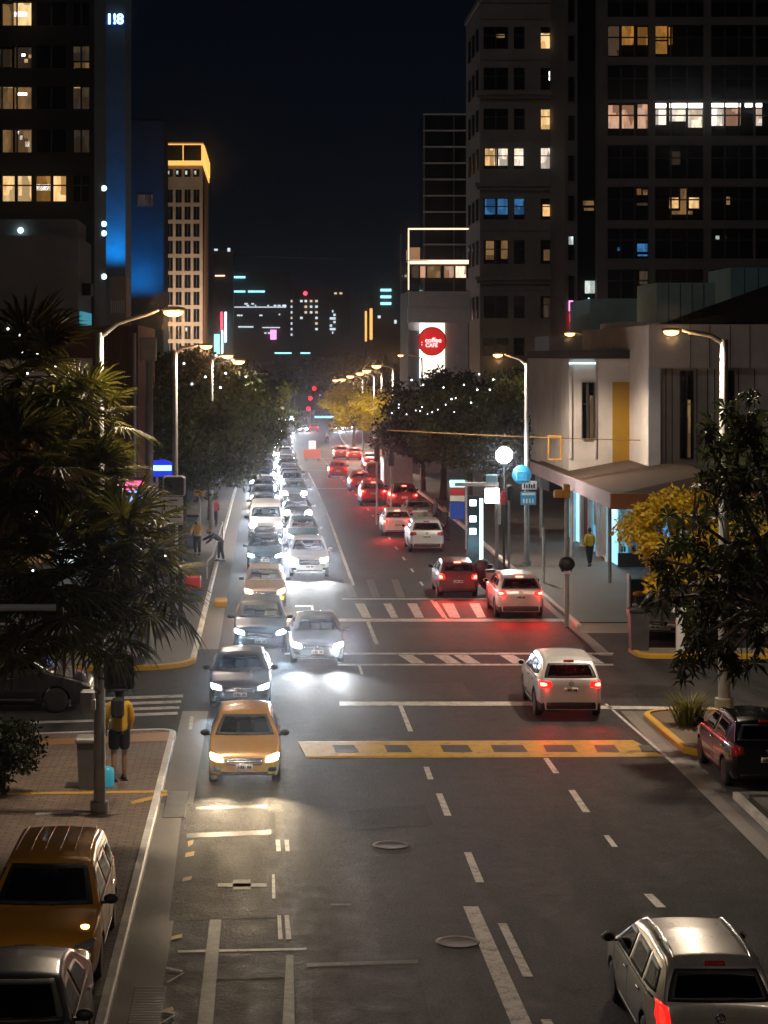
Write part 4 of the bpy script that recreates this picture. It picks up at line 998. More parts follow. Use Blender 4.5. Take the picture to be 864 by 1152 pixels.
# glass tower behind
d=265.0; bl=thing('glass_tower','dark glass tower with thin pale floor lines behind the lit corner block','tower',(0,0,0))
b=MB(); b.box((X(477,d),d,gz(d)),(X(560,d),d+8,Zp(128,d))); b.build('wall',M['gloss'],bl)
for k in range(10):
    yy=128+18.3*k; b=MB(); b.box((X(476,d),d-.35,Zp(yy+1.6,d)),(X(560,d),d-.004,Zp(yy,d))); b.build('floor_slab',WALL['white'],bl)
b=MB(); b.box((X(476,d),d-.3,gz(d)),(X(478,d),d-.01,Zp(128,d)-.2)); b.box((X(510,d),d-.15,gz(d)),(X(511,d),d-.01,Zp(131,d))); b.build('mullion',WALL['grey'],bl)
# lit corner block with the round sign
d=185.0; bl=thing('corner_block','lit corner block with glowing roof frame and pale fascia above the round red sign','building',(0,0,0))
b=MB(); b.box((X(460,d),d+.8,gz(d)),(X(529,d),d+12,Zp(327,d))); b.build('wall',WALL['grey'],bl)
b=MB(); b.box((X(460,d),d,Zp(346,d)),(X(529,d),d+.79,Zp(328,d))); b.box((X(459,d),d-.25,Zp(363,d)),(X(529,d),d+.79,Zp(346.2,d))); b.build('fascia',WALL['white'],bl)
b=MB(); b.box((X(500.5,d),d+.1,Zp(425,d)),(X(527,d),d+.78,Zp(363.2,d))); b.build('side_panel',WALL['white'],bl)
b=MB(); b.box((X(461,d),d+.05,Zp(430,d)),(X(471.5,d),d+.78,Zp(372,d))); b.build('blue_panel',WALL['bluewall'],bl)
b=MB(); b.box((X(477,d),d+.0,Zp(425,d)),(X(500,d),d+.77,Zp(363.3,d))); b.build('lit_panel',emit('backlit_white_panel',(1,.9,.74),1.5,True),bl)
b=MB(); b.box((X(473,d),d-.05,Zp(425,d)),(X(475.5,d),d+.77,Zp(364,d))); b.build('light_tube',WIN['tube'],bl)
b=MB()
for (xa,xb,ya,yb) in ((459,461,256,327),(459,529,256,257.6),(459,529,292,293.2)): b.box((X(xa,d),d+.3 if ya>250 and xa==459 and xb==461 else d+.2,Zp(yb,d)),(X(xb,d),d+.75,Zp(ya,d)))
b.box((X(459,d),d+10.5,Zp(327,d)),(X(461,d),d+11,Zp(256,d))); b.build('roof_frame',WALL['grey'],bl)
light_dots(bl,'led_line',[(459,256.8,527,258.4),(461,292.6,527,297)],d+.2,'led'); light_dots(bl,'led_line',[(459,259,460.2,326)],d+.3,'led')
b=MB(); b.box((X(461.5,d),d+1,Zp(312.6,d)),(X(528,d),d+11.5,Zp(293.5,d))); b.build('storey',M['gloss'],bl)
for i,(a,e,k) in enumerate(((463,472,'faint'),(473,480,'peach'),(481,497,'warmdim'),(500,512,'peach'),(513,526,'white'))): window(bl,(a,298,e,312.5),d+.95,d,[((a,299,e,312),k)],1,1,.1)
b=MB(); b.box((X(462,d),d+.6,Zp(291.5,d)),(X(473,d),d+6,Zp(278,d))); b.build('roof_hut',emit('warm_lit_hut',(1,.55,.3),.25,False),bl)
t=thing('round_sign','round red backlit sign with white lettering on the corner block','sign',(X(485.5,d),d-.5,Zp(384,d)))
b=MB(); b.lathe([(1.15,.3),(1.15,-.06),(1.08,-.12),(0,-.12)],36,0,axis='y'); b.build('disc',emit('backlit_red_panel',(.75,.01,.012),.75,True),t)
b=MB(); b.lathe([(1.20,.2),(1.25,.2),(1.25,-.02),(1.20,-.02)],36,0,axis='y'); b.build('rim',WALL['mustard'],t)
def text(s,size,m,parent,loc,name='lettering',ext=.02,rot=(PI/2,0,0),bold=0):
    c=bpy.data.curves.new('lettering','FONT'); c.body=s; c.size=size; c.extrude=ext; c.align_x='CENTER'; c.align_y='CENTER'; c.offset=bold
    o=bpy.data.objects.new('t',c); COL.objects.link(o); bpy.context.view_layer.update()
    me=bpy.data.meshes.new_from_object(o.evaluated_get(bpy.context.evaluated_depsgraph_get())); bpy.data.objects.remove(o); me.name=name
    me.materials.clear(); me.materials.append(m); q=link_mesh(name,me,parent,loc); q.rotation_euler=rot; return q
WHT=emit('white_lettering_glow',(1,.9,.88),1.3,False)
text('coffee',.58,WHT,t,(.1,-.15,.08),bold=.012); text('CAFE',.45,WHT,t,(-.05,-.15,-.36),bold=.012); text(':',.6,WHT,t,(-.88,-.15,-.15),bold=.012)
# corner shop building with the canopy on the right
bl=thing('corner_shop','pale two-storey corner shop building with mustard panel and wide awning','building',(0,0,0))
d=101.0; b=MB(); b.box((X(640,d),d,3.9),(18.0,d+16,9.35)); b.build('wall',WALL['cream'],bl)
b=MB(); b.box((X(639,d),d-.2,9.36),(18.2,d+16.2,9.75)); b.build('parapet',WALL['slate'],bl)
b=MB(); b.box((X(689,d),d-.08,3.95),(X(730,d),d-.004,Zp(430,d))); b.build('mustard_panel',WALL['mustard'],bl)
window(bl,(654,430,668,494),d-.12,d,[((659,432,662,493),'faint'),((663,445,667,493),'warmdim')],2,2,.07)
b=MB(); b.box((X(640,d),d-.14,Zp(515,d)),(X(643,d),d-.01,9.3)); b.box((X(668.5,d),d-.12,Zp(515,d)),(X(670.5,d),d-.01,9.3)); b.build('pilaster',WALL['white'],bl)
light_dots(bl,'light_strip',[(640,408,670,409.4)],d-.14,'cyanwhite',.05)
d=96.0; b=MB(); b.box((X(729,d),d+.3,3.9),(34,d+20,Zp(366,d))); b.build('front_block',WALL['cream'],bl)
b=MB(); b.box((X(729,d),d-.2,Zp(414,d)),(34,d+.29,Zp(365,d))); b.build('upper_panel',WALL['cream'],bl)
b=MB(); b.box((X(729,d),d-.12,3.9),(X(742.5,d),d+.28,Zp(414.5,d))); b.build('column',WALL['white'],bl)
for a in (766,812): window(bl,(a,417,a+15,516),d+.24,d,[((a+8,450,a+12,515),'warmdim')] if a==766 else [((a+1,420,a+7,515),'faint')],2,2,.06)
for px in (750,757,785,797,805,832,850):
    b=MB(); b.box((X(px,d),d+.285,3.95),(X(px,d)+.04,d+.297,Zp(415,d))); b.build('panel_joint',WALL['slate'],bl)
for k,px in enumerate((775,797,820,842)):
    b=MB(); b.box((X(px,d),d-.215,Zp(414,d)),(X(px,d)+.03,d-.203,Zp(366,d))); b.build('panel_joint',WALL['slate'],bl)
b=MB(); b.box((X(703,108),108,9.76),(X(742,108),116,Zp(362,108))); b.build('upper_storey',WALL['white'],bl)
b=MB(); b.add([(X(785,100),100,Zp(364,100)),(40,100,Zp(364,100)),(40,112,14.6),(X(864,112),112,13.2),(X(785,100),112,Zp(364,100))],[(0,1,2,3,4)]); b.add([(X(785,100),100,Zp(364,100)-.02),(40,100,Zp(364,100)-.02),(40,112,10.5),(X(785,100),112,10.5)],[(0,1,2,3)]); b.build('roof',WALL['slate'],bl)
# ground-floor glass shop under the awning
sx0,sy0=15.6,94.6
b=MB(); b.box((sx0+.12,sy0+.12,.13),(24,111,3.38)); b.build('shop_core',WALL['slate'],bl)
glow=room('shop_room',(.16,.55,.85),.75,1.6,.12); glow2=emit('shop_window_bright',(.35,.8,1),1.2,True)
b=MB(); b.box((sx0,sy0,.75),(17.3,sy0+.06,3.3)); b.build('shop_window',glow,bl)
b=MB()
for k in range(5): xx=sx0+.02+k*.41; b.box((xx,sy0-.04,.76),(xx+.045,sy0-.002,3.3))
b.box((sx0+.07,sy0-.03,2.45),(17.28,sy0-.004,2.5)); b.build('window_frame',M['galv'],bl)
b=MB(); r5=random.Random(4)
for zz in (.8,1.35,1.85):
    xx=sx0+.1
    while xx<17.0:
        ww=r5.uniform(.06,.22)
        if r5.random()<.6: b.box((xx,sy0-.03,zz),(xx+ww,sy0-.003,zz+r5.uniform(.12,.42)))
        xx+=ww+.03
b.build('shelf_goods',WALL['slate'],bl)
b=MB(); b.box((sx0-.02,sy0-.05,.13),(17.32,sy0+.08,.74)); b.build('plinth',WALL['slate'],bl)
b=MB(); b.box((17.34,sy0+.02,.3),(17.85,sy0+.08,2.5)); b.build('lit_panel',emit('blue_lit_panel',(.08,.42,.95),.9,True),bl)
for k in range(6):
    y0=sy0+.2+k*2.6; m=(glow2,WALL['cream'],glow,WALL['brick'],glow2,glow)[k]
    b=MB(); b.box((sx0-.05,y0,.2),(sx0+.02,y0+2.0,3.3)); b.build('shop_window' if k in (0,2,4,5) else 'shop_panel',m,bl)
    b=MB(); b.box((sx0-.18,y0+2.02,.13),(sx0+.05,y0+2.56,3.36)); b.build('shop_pier',WALL['white'],bl)
b=MB(); b.box((X(703,94),94.2,2.9),(X(712,94),94.5,3.1)); b.build('shop_light',emit('shop_tube',(.7,.95,1),12,True),bl)
# awning on posts
aw=thing('awning','wide brown-roofed shop awning with mauve street fascia on thin posts','awning',(0,0,0))
x0,x1,ya,yb=13.8,19.5,85.0,111.0
b=MB(); b.add([(x0,ya,3.95),(x1,ya,3.95),(x1,yb,3.95),(x0,yb,3.95),(x1-1.2,ya+3,4.65),(x1,yb-2,4.65),(x1-2.0,yb-4,4.65)],[(0,1,4),(0,4,6,3),(1,2,5,4),(2,3,6,5),(4,5,6)]); b.build('roof',WALL['brownroof'],aw)
b=MB(); b.box((x0-.12,ya-.02,3.42),(x0,yb,4.0)); b.build('street_fascia',WALL['mauve'],aw)
b=MB(); b.box((x0-.10,ya-.12,3.38),(x1,ya-.021,4.0)); b.build('end_fascia',WALL['terracotta'],aw)
b=MB(); b.box((x0,ya,3.40),(x1,yb,3.46)); b.build('soffit',WALL['white'],aw)
for yy in (88,99,110): 
    b=MB(); b.tube([(x0+.35,yy,.1),(x0+.35,yy,3.4)],.08,10); b.build('post',M['galv'],aw)
for yy in (91,97,104):
    b=MB(); b.box((15.2,yy,3.34),(15.35,yy+1.6,3.395)); b.build('soffit_light',emit('soffit_tube',(.55,.9,1),9,True),aw)
# roof plant behind the shop
for (r,dd,lab) in (((739,318,805,362),112,'roof plant box with teal light painted on, behind the near shop roof'),((822,301,900,345),118,'taller roof plant box with teal light painted on, at the right edge')):
    t=thing('roof_plant',lab,'roof plant',(0,0,0)); b=MB(); b.box((X(r[0],dd),dd,9.7),(X(r[2],dd),dd+6,Zp(r[1],dd))); b.build('housing',WALL['teal'],t)  # teal light on the boxes is painted into their wall colour
    b=MB(); 
    for k in range(1,5): xx=X(r[0]+(r[2]-r[0])*k/5,dd); b.box((xx-.02,dd-.03,9.8),(xx+.02,dd-.003,Zp(r[1]+1,dd)))
    b.build('panel_seam',WALL['slate'],t)
t=thing('podium_wall','low dark podium block between the gridded tower and the shop','building',(0,0,0))
d=150.0; b=MB(); b.box((X(664,d),d,gz(d)),(X(760,d),d+10,Zp(336,d))); b.build('wall',WALL['teal'],t); b=MB(); b.box((X(620,d),d+1,gz(d)),(X(663,d),d+9,Zp(378,d))); b.build('low_wall',WALL['bluewall'],t)

# left tower and its podium
d=150.0; bl=thing('apartment_tower','dark tower with warm lit windows on the upper left','tower',(0,0,0))
cols=[(-70,-36),(-32,36),(40,75),(81.5,101)]; rows=[(-60,-20),(2,29),(51,77),(97,123),(145,172),(197,227)]
facade(bl,WALL['dark'],-90,106,-80,None,d,cols,rows,.4,11)
L={(1,1):[((1,4,14,29),'warmdim'),((15,3,36,29),'warm'),((16,13,30,18),'tube')],(2,1):[((0,55,13,75),'faint'),((16,53,36,76),'faint'),((24,60,28,63),'tube'),((27,66,31,70),'warm'),((32,61,36,65),'warm')],
 (2,3):[((82,52,101,68),'faint'),((83,70,100,76),'warmdim')],(3,1):[((0,98,14,122),'warmdim'),((16,98,36,122),'warmdim'),((20,104,30,107),'tube'),((0,97,14,99),'warm')],(3,3):[((82,98,100,123),'faint'),((83,97,91,99),'warm')],
 (4,1):[((1,146,14,171),'warmdim'),((17,145,36,171),'warmdim'),((18,147,21,151),'tube'),((22,152,25,157),'tube'),((28,159,33,165),'tube')],(4,3):[((83,146,100,172),'faint')],
 (5,1):[((1,198,16,227),'warm'),((18,198,36,227),'warm')],(5,2):[((40,198,58,227),'orange'),((40,207,58,214),'tube'),((60,198,75,227),'warm')]}
for i,(r0,r1) in enumerate(rows):
    for j,(a,e) in enumerate(cols):
        if i==0: continue
        window(bl,(a,r0,e,r1),d+.2,d,L.get((i,j),()),2 if j!=1 else 4,2 if i==5 else 1,.12)
for (px,py) in ((116,203),(115.5,256),(122,245),(116,307)):
    b=MB(); b.ball((X(106,d)+.15,d+7,Zp(py,d)),.22,8); b.build('wall_light',WIN['cyanwhite'],bl)
d=120.0; bl=thing('podium_building','plain grey podium block below the dark left tower','building',(0,0,0))
b=MB(); b.box((-34,d,gz(d)),(X(88,d),d+.6,Zp(265,d))); b.box((-34,d+.6,gz(d)),(X(88,d)-.01,d+9,Zp(266,d))); b.build('wall',WALL['grey'],bl)
b=MB(); b.box((-34,d-.08,Zp(349,d)),(X(87,d),d-.002,Zp(348,d))); b.box((-34,d-.08,Zp(358,d)),(X(87,d),d-.002,Zp(357,d))); b.build('string_course',WALL['slate'],bl)
b=MB(); b.box((-34,d+2,Zp(264,d)),(X(83,d),d+8,Zp(244,d))); b.build('upper_setback',WALL['grey'],bl)
b=MB(); b.box((X(88,d)+.003,d+.8,Zp(372,d)),(X(88,d)+.14,d+7.5,Zp(350,d)));  b.build('lit_sign',emit('dim_cyan_sign',(.06,.42,.55),.55,False),bl)
b=MB(); b.box((X(88,d)+.003,d+2.6,Zp(331,d)),(X(88,d)+.5,d+4.4,Zp(317,d))); b.build('air_vent',M['signal'],bl)
b=MB(); b.ball((X(19,d),d+1.8,Zp(257,d)),.18,8); b.build('wall_light',WIN['cyanwhite'],bl)
d=92.0; bl=thing('brick_building','red-brown ribbed building behind the street lamps on the left','building',(0,0,0))
b=MB(); b.box((-30,d+.15,gz(d)),(X(155,d),d+14,Zp(366,d))); b.build('wall',WALL['brick'],bl)
b=MB()
for k in range(16): xx=X(118+k*2.35,d); b.box((xx-.025,d,.2),(xx+.025,d+.149,Zp(367,d)))
b.build('rib',WALL['brick'],bl)
b=MB(); b.tube([(X(151.5,d),d-.1,.2),(X(151.5,d),d-.1,Zp(375,d))],.07,8); b.build('downpipe',M['galv'],bl)
b=MB(); b.box((-30,d-.3,Zp(404,d)),(X(104,d),d+.1,Zp(403,d))); b.box((-30,d-.1,Zp(435,d)),(X(104,d),d+.1,Zp(404.2,d))); b.build('shopfront_band',WALL['cream'],bl)
t=thing('roof_hut','small beige roof hut with striped vent above the red-brown building','roof hut',(0,0,0)); d=98.0
b=MB(); b.box((X(123,d),d,Zp(366,d)-.3),(X(142,d),d+3,Zp(311,d))); b.build('wall',WALL['beige'],t)
b=MB()
for k in range(7): xx=X(125+k*2.3,d); b.box((xx,d-.06,Zp(352,d)),(xx+.045,d-.002,Zp(338,d)))
b.build('vent',WALL['white'],t)
# blue floodlit towers
d=230.0; bl=thing('slim_tower','slim tower washed in blue light with glowing numerals at its top','tower',(0,0,0))
b=MB(); b.box((X(114,d),d,gz(d)),(X(141,d),d+10,Zp(-30,d))); b.build('wall',WALL['bluewall'],bl)
GL=emit('blue_white_numerals',(.45,.85,1),3.0,False); 
b=MB(); b.box((X(118.2,d),d-.3,Zp(28.5,d)),(X(140,d),d-.003,Zp(16.5,d))); b.build('sign_board',emit('deep_blue_panel',(.004,.03,.22),.9,False),bl)
text('1!8',1.5,GL,bl,(X(129.3,d),d-.36,Zp(22.5,d)),'numerals',.05,bold=.05)
for xx in (124,136): spot(bl,(X(xx,d),d-2.2,Zp(318,d)),(R(166),0,0),2600,(.0,.36,1),R(75),1,.4)
d=300.0; bl=thing('dark_tower','dark tower with blue light at its foot beside the slim blue tower','tower',(0,0,0))
b=MB(); b.box((X(138,d),d,gz(d)),(X(184,d),d+14,Zp(136,d))); b.build('wall',bmat('dark_blue_wall',(.07,.08,.10)),bl)
b=MB(); b.box((X(140,d),d+1,Zp(136,d)),(X(181,d),d+12,Zp(133.5,d))); b.build('parapet',WALL['dark'],bl)
for k in range(6): light_dots(bl,'window',[(155+k*3,219,157+k*3,232)],d,'faint',.08)
for xx in (145,158,172): spot(bl,(X(xx,d),d-3.0,Zp(352,d)),(R(166),0,0),3600,(.0,.32,1),R(80),1,.5)
# warm floodlit tower
d=450.0; bl=thing('beige_tower','beige floodlit tower with a glowing gold crown','tower',(0,0,0))
cols=[(187.5,194.5),(197.5,204.5),(207.5,214.5),(217.5,224.5)]; rows=[(213+19.2*k,228+19.2*k) for k in range(10)]
rows=[(190,199)]+rows
facade(bl,WALL['beige'],185,228,186,None,d,cols,rows,.6,45)
for i,(r0,r1) in enumerate(rows):
    for j,(a,e) in enumerate(cols): window(bl,(a,r0,e,r1),d+.4,d,[((a+1,r0+2,a+4,r0+6),'cool')] if i==0 or (i==9 and j==2) else (),2,1,.2)
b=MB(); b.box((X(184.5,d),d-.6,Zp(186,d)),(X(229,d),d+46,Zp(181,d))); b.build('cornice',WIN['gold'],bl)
b=MB(); b.box((X(185,d),d+.6,Zp(180.8,d)),(X(228,d),d+44,Zp(163,d))); b.build('crown_glazing',M['gloss'],bl)
b=MB(); b.box((X(184.5,d),d-.4,Zp(163,d)),(X(229,d),d+45,Zp(160,d))); b.build('crown',WALL['beige'],bl)
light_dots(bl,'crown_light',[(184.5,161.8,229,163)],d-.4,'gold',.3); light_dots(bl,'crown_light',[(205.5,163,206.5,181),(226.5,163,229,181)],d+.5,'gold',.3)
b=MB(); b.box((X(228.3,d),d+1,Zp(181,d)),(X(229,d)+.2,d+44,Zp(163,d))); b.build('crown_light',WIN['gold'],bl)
for zz in (290,390): spot(bl,(X(205,d)+2,d-26,Zp(420,d)),(R(105 if zz>300 else 125),0,0),34000,(1,.76,.56),R(75),1,1.0)
spot(bl,(X(229,d)+16,d-4,Zp(420,d)),(R(120),0,R(28)),30000,(1,.55,.28),R(70),1,1.0)
# far skyline
def farb(name,label,x0,x1,y0,d,back=20):
    t=thing(name,label,'building',(0,0,0)); b=MB(); b.box((X(x0,d),d,gz(d)-2),(X(x1,d),d+back,Zp(y0,d))); b.build('wall',WALL['far'],t); return t
t=farb('far_building','far dark block with a vertical red and cyan neon sign',240,262,281,560)
light_dots(t,'neon_sign',[(248,351,250.5,372)],560,'red',1); light_dots(t,'neon_sign',[(252.5,351,255,385),(249,372,251,400)],560,'cyanwhite',1); light_dots(t,'neon_sign',[(241,376,247,398)],560,'cyan',.8); light_dots(t,'light_strip',[(242,309.5,253,311)],560,'led',.6); light_dots(t,'window',[(241,280,245,282),(256,279,259,283)],560,'dot',.5)
t=farb('far_building','far dark office block with long cyan light strips',258,327,306,580)
light_dots(t,'light_strip',[(260,310.8,276,313),(260,327,276,329),(279,327,298,329)],580,'cyan',.6); light_dots(t,'light_strip',[(260,345,322,346),(268,367,285,368.5),(295,368,315,369)],580,'dot',.5)
rd=random.Random(5)
for k in range(16):
    x,y=rd.uniform(260,320),rd.choice((341,343,353,354,373,374)); light_dots(t,'window',[(x,y,x+rd.uniform(1.5,4),y+1.6)],580,'dot',.5)
light_dots(t,'lit_sign',[(304,371,311,382)],580,'pink',.6); light_dots(t,'light_strip',[(309,396.5,328,398),(338,396.5,349,398)],400,'cyan',.2)
t=farb('far_building','far dark block dotted with small white windows',325,394,325,600)
for cx_,n in ((327.5,7),(339,4),(344,3),(350,3),(356,6)):
    for k in range(n):
        if rd.random()<.85: light_dots(t,'window',[(cx_-1.4,337.5+k*6.3,cx_+1.4,340+k*6.3)],600,'dot' if rd.random()<.7 else 'dotw',.5)
light_dots(t,'window',[(371+rd.choice((0,4)),349+k*4,373.5+rd.choice((0,4)),351.5+k*4) for k in range(7)],600,'dot',.5); light_dots(t,'window',[(376,329,379,331),(382,329,385,331)],600,'dotw',.5)
b=MB(); b.ball((X(343.5,598),598,Zp(330,598)),.6,10); b.build('beacon',WIN['red'],t)
t=farb('far_building','far dark block with three stacked cyan strips',418,462,314,520)
light_dots(t,'light_strip',[(428,325,440,327.8),(428,332.5,440,335.5),(428,340,440,343)],520,'cyan',.6); light_dots(t,'window',[(425,355,428,358),(443.5,360,446,364)],520,'dot',.5)
t=farb('light_tower','thin gold-lit tower left of the cyan striped block',410,413,345,515,6); light_dots(t,'light_strip',[(410.5,350,412.7,384)],515,'gold',.5)
t=farb('light_tower','taller thin gold-lit tower touching the cyan striped block',416,418.4,315,515,6); light_dots(t,'light_strip',[(415.8,347,419,382)],515-.2,'gold',.5)
t=farb('far_building','long low dark block closing the street at its far end',262,430,415,575,12)
for k in range(14):
    x=rd.uniform(268,420); y=rd.uniform(425,445); light_dots(t,'window',[(x,y,x+2,y+1.6)],575,'dot' if k%3 else 'dotw',.4)
# ---------------------------------------------------------------- street lamps and signals
SOD=(1.0,.82,.62)
LENS=emit('sodium_lens',(1,.40,.10),10,True); LENSF=emit('far_sodium_lens',(1,.40,.10),10,True)
def lamp(label, xp, y, ztop, xh, zh, energy, lens=LENS, big=.58, r=.10, col=SOD):
    z0=gz(y); t=thing('street_lamp',label,'street lamp',(xp,y,z0),0,'street lamps along both kerbs')
    b=MB(); b.tube([(0,0,.0),(0,0,.35)],r*1.9,12); b.tube([(0,0,.34),(0,0,(ztop-z0)*.5),(0,0,ztop-z0)],[r*1.25,r*1.05,r*.8],12); b.build('pole',M['galv'],t)
    sg=1 if xh>xp else -1; dx=xh-xp; dz=zh-ztop
    b=MB(); b.tube([(0,0,ztop-z0-.1),(dx*.25,0,ztop-z0+dz*.42),(dx*.65,0,ztop-z0+dz*.8),(dx-sg*.3,0,zh-z0)],[r*.6,r*.5,r*.42,r*.36],8); b.build('arm',M['galv'],t)
    b=MB(); c=(dx,0,zh-z0); b.ball(c,.36*big,12,0,(1.25,.55,.32)); b.build('lamp_head',M['galv'],t)
    b=MB(); b.ball((dx,0,zh-z0-.10*big),.31*big,12,0,(1.15,.6,.52)); b.build('lens',lens,t)
    if energy: spot(t,(dx,0,zh-z0-.28*big),(0,0,0),energy*.85,col,R(168),.35,.22); point(t,(dx,0,zh-z0-.40*big),min(energy*.05,170),(1,.5,.2),.2)
    return t
lamp('tall street lamp at the near left corner beside the pedestrian in yellow',X(112,43.8),43.8,U(0,374,43.8).z,X(195,43.8),U(0,348,43.8).z,3300)
lamp('second left street lamp rising behind the dark corner signboard',X(197,77),77,U(0,394,77).z,X(232,77),U(0,388,77).z,3000)
lamp('right street lamp behind the dark overhanging tree',X(814.5,57),57,U(0,382,57).z,X(755,57),U(0,371,57).z,5200,r=.13)
lamp('right street lamp carrying the blue round sign',X(592.5,95),95,U(0,408,95).z,X(560,95),U(0,398,95).z,4500)
lamp('right street lamp beside the red round sign',12.2,168,U(0,402,168).z,X(450.5,168),U(0,399,168).z,2500,LENSF)
for (px,py,d,lab) in ((423.5,410.5,204,'nearest lamp of the far right row above the yellow trees'),(412.5,416,224,'second lamp in the far right row above the yellow trees'),(405,419,240,'third lamp in the far right row above the yellow trees'),(394,422.5,268,'fourth lamp in the far right row above the yellow trees'),(385,426,296,'fifth lamp in the far right row above the yellow trees'),(377.5,427,325,'last lamp in the far right row above the yellow trees')):
    lamp(lab,X(px,d)+1.6,d,U(0,py+4,d).z,X(px,d),U(0,py,d).z,15000,LENSF,1.25)
for (px,py,d,lab) in ((268.5,405,160,'left street lamp above the dark street trees'),(278.5,418,229,'left street lamp just above the left yellow tree'),(282,424,272,'left street lamp half hidden in the left yellow tree'),(290,427.5,400,'farthest left street lamp seen over the traffic')):
    lamp(lab,X(px,d)-1.5,d,U(0,py+3,d).z,X(px,d),U(0,py,d).z,8000 if d<300 else 0,LENSF,1.25)
lamp('near left street lamp standing beside the parked taxi, below the frame',-3.44,11,10.0,-1.9,10.5,1300)
lamp('near right street lamp standing behind the silver station wagon, below the frame',12.2,19,10.0,10.8,10.3,550,r=.13)
lamp('left street lamp standing among the lit street trees beyond the amber signal',X(238,112),112,U(0,404,112).z,X(256,112),U(0,399,112).z,4200,LENSF,.8)
lamp('right street lamp in front of the gridded tower with its head at the dark corner',X(700,120),120,U(0,398,120).z,X(641,120),U(0,374,120).z,1600,LENSF,.8)
t=thing('plain_pole','tall bare grey pole with a box on top behind the palms','pole',(X(168,66.5),66.5,0))
b=MB(); b.tube([(0,0,0),(0,0,U(0,400,66.5).z)],[.14,.11],12); b.build('pole_shaft',M['galv'],t)
b=MB(); b.rbox((-.28,-.12,U(0,406,66.5).z),(.22,.12,U(0,380,66.5).z),.03); b.build('box',M['galv'],t)
# mast arm reaching in from the left
t=thing('mast_arm','pale horizontal signal mast arm reaching in from the left edge','mast arm',(-7.2,36.4,0))
b=MB(); b.tube([(0,0,0.1),(0,0,5.2)],.12,10); b.build('pole',M['galv'],t)
zz=U(0,684,36.4).z; b=MB(); b.tube([(0,0,zz),(X(63,36.4)+7.2,0,zz+.01)],[.075,.06],10); b.build('arm',M['white_sign'],t)
# signal heads on the near left lamp pole
d=43.6; t=thing('traffic_signal','black backed traffic signal head seen from behind on the near left pole','traffic signal',(0,0,0))
b=MB(); b.rbox((X(117,d),d-.05,U(0,775,d).z),(X(151,d),d+.02,U(0,736,d).z),.04); b.build('backing_board',M['signal'],t)
b=MB(); b.rbox((X(126,d),d-.22,U(0,770,d).z),(X(143,d),d-.051,U(0,740,d).z),.04); 
for k in range(3): b.lathe([(.10,.02),(.11,.02),(.11,.22),(.10,.22)],14,0,(X(134.5,d),d,U(0,745+k*10,d).z),'y')
b.build('signal_box',M['signal'],t)
b=MB(); b.tube([(X(112,43.8),43.7,U(0,752,d).z),(X(120,d),d,U(0,752,d).z)],.03,6); b.tube([(X(112,43.8),43.7,U(0,764,d).z),(X(120,d),d,U(0,764,d).z)],.03,6); b.build('bracket',M['darkpole'],t)
t=thing('pedestrian_signal','small grey pedestrian signal box on the near left pole','pedestrian signal',(0,0,0))
b=MB(); b.rbox((X(91,d),d-.15,U(0,802,d).z),(X(107,d),d+.12,U(0,776,d).z),.04); b.build('signal_box',M['galv'],t)
b=MB(); b.box((X(103,d),d-.17,U(0,797,d).z),(X(107,d)+.02,d-.02,U(0,786,d).z)); b.build('visor',M['white_sign'],t)
b=MB(); b.tube([(X(107,d),d,U(0,780,d).z),(X(111,d),d+.1,U(0,780,d).z)],.03,6); b.build('bracket',M['darkpole'],t)
def signal(label, px, ytop, base, lit, amber=False, h=1.0, w=.30, side=0):
    """a signal post: pole, hooded head, one lit lamp"""
    p=G(px,base); d=p.y; zt=U(0,ytop,d).z-p.z; t=thing('traffic_signal',label,'traffic signal',p,0)
    b=MB(); b.tube([(0,0,0),(0,0,zt-.1)],.06,8); b.build('pole',M['galv'],t)
    b=MB(); b.rbox((side-w/2,-.18,zt-h),(side+w/2,-.03,zt),.03); b.build('signal_box',M['amberpaint'] if amber else M['signal'],t)
    b=MB(); b.lathe([(0,-.20),(.12,-.20),(.12,-.17),(0,-.17)],14,0,(side,0,zt-.18),'y'); b.build('lamp',lit,t)
    b=MB(); b.lathe([(.125,-.17),(.135,-.17),(.135,-.40),(.125,-.40)],14,0,(side,0,zt-.18),'y'); b.build('hood',M['signal'],t); return t
GREEN=emit('signal_green',(.12,.95,.85),7,True); REDS=emit('signal_red',(1,.012,.02),3,False)
signal('amber backed traffic signal with a cyan lamp beside the left street trees',224.5,509,610,GREEN,True,2.2,.55)
signal('left of the two green signals ahead of the parked white truck',424,499,590,GREEN); signal('right of the two green signals ahead of the parked white truck',440,504,592,GREEN)
signal('slim post with a cyan lamp right of the white globe',572.5,545,642,GREEN,False,.7,.22)
for (px,py,lab) in ((349,448,'upper red signal over the far junction'),(347,460,'lower red signal over the far junction'),(353.5,437,'small red lamp highest above the far junction')):
    d=425.0; q=U(px,py,d); t=thing('traffic_signal',lab,'traffic signal',(q.x,d,gz(d)))
    b=MB(); b.tube([(0,.3,0),(0,.3,q.z-gz(d))],.09,8); b.build('pole',M['darkpole'],t); b=MB(); b.rbox((-.35,0,q.z-gz(d)-1.6),(.35,.25,q.z-gz(d)+.6),.05); b.build('signal_box',M['signal'],t)
    b=MB(); b.ball((0,-.05,q.z-gz(d)),.42,10,0,(1,.3,1)); b.build('lamp',REDS,t)
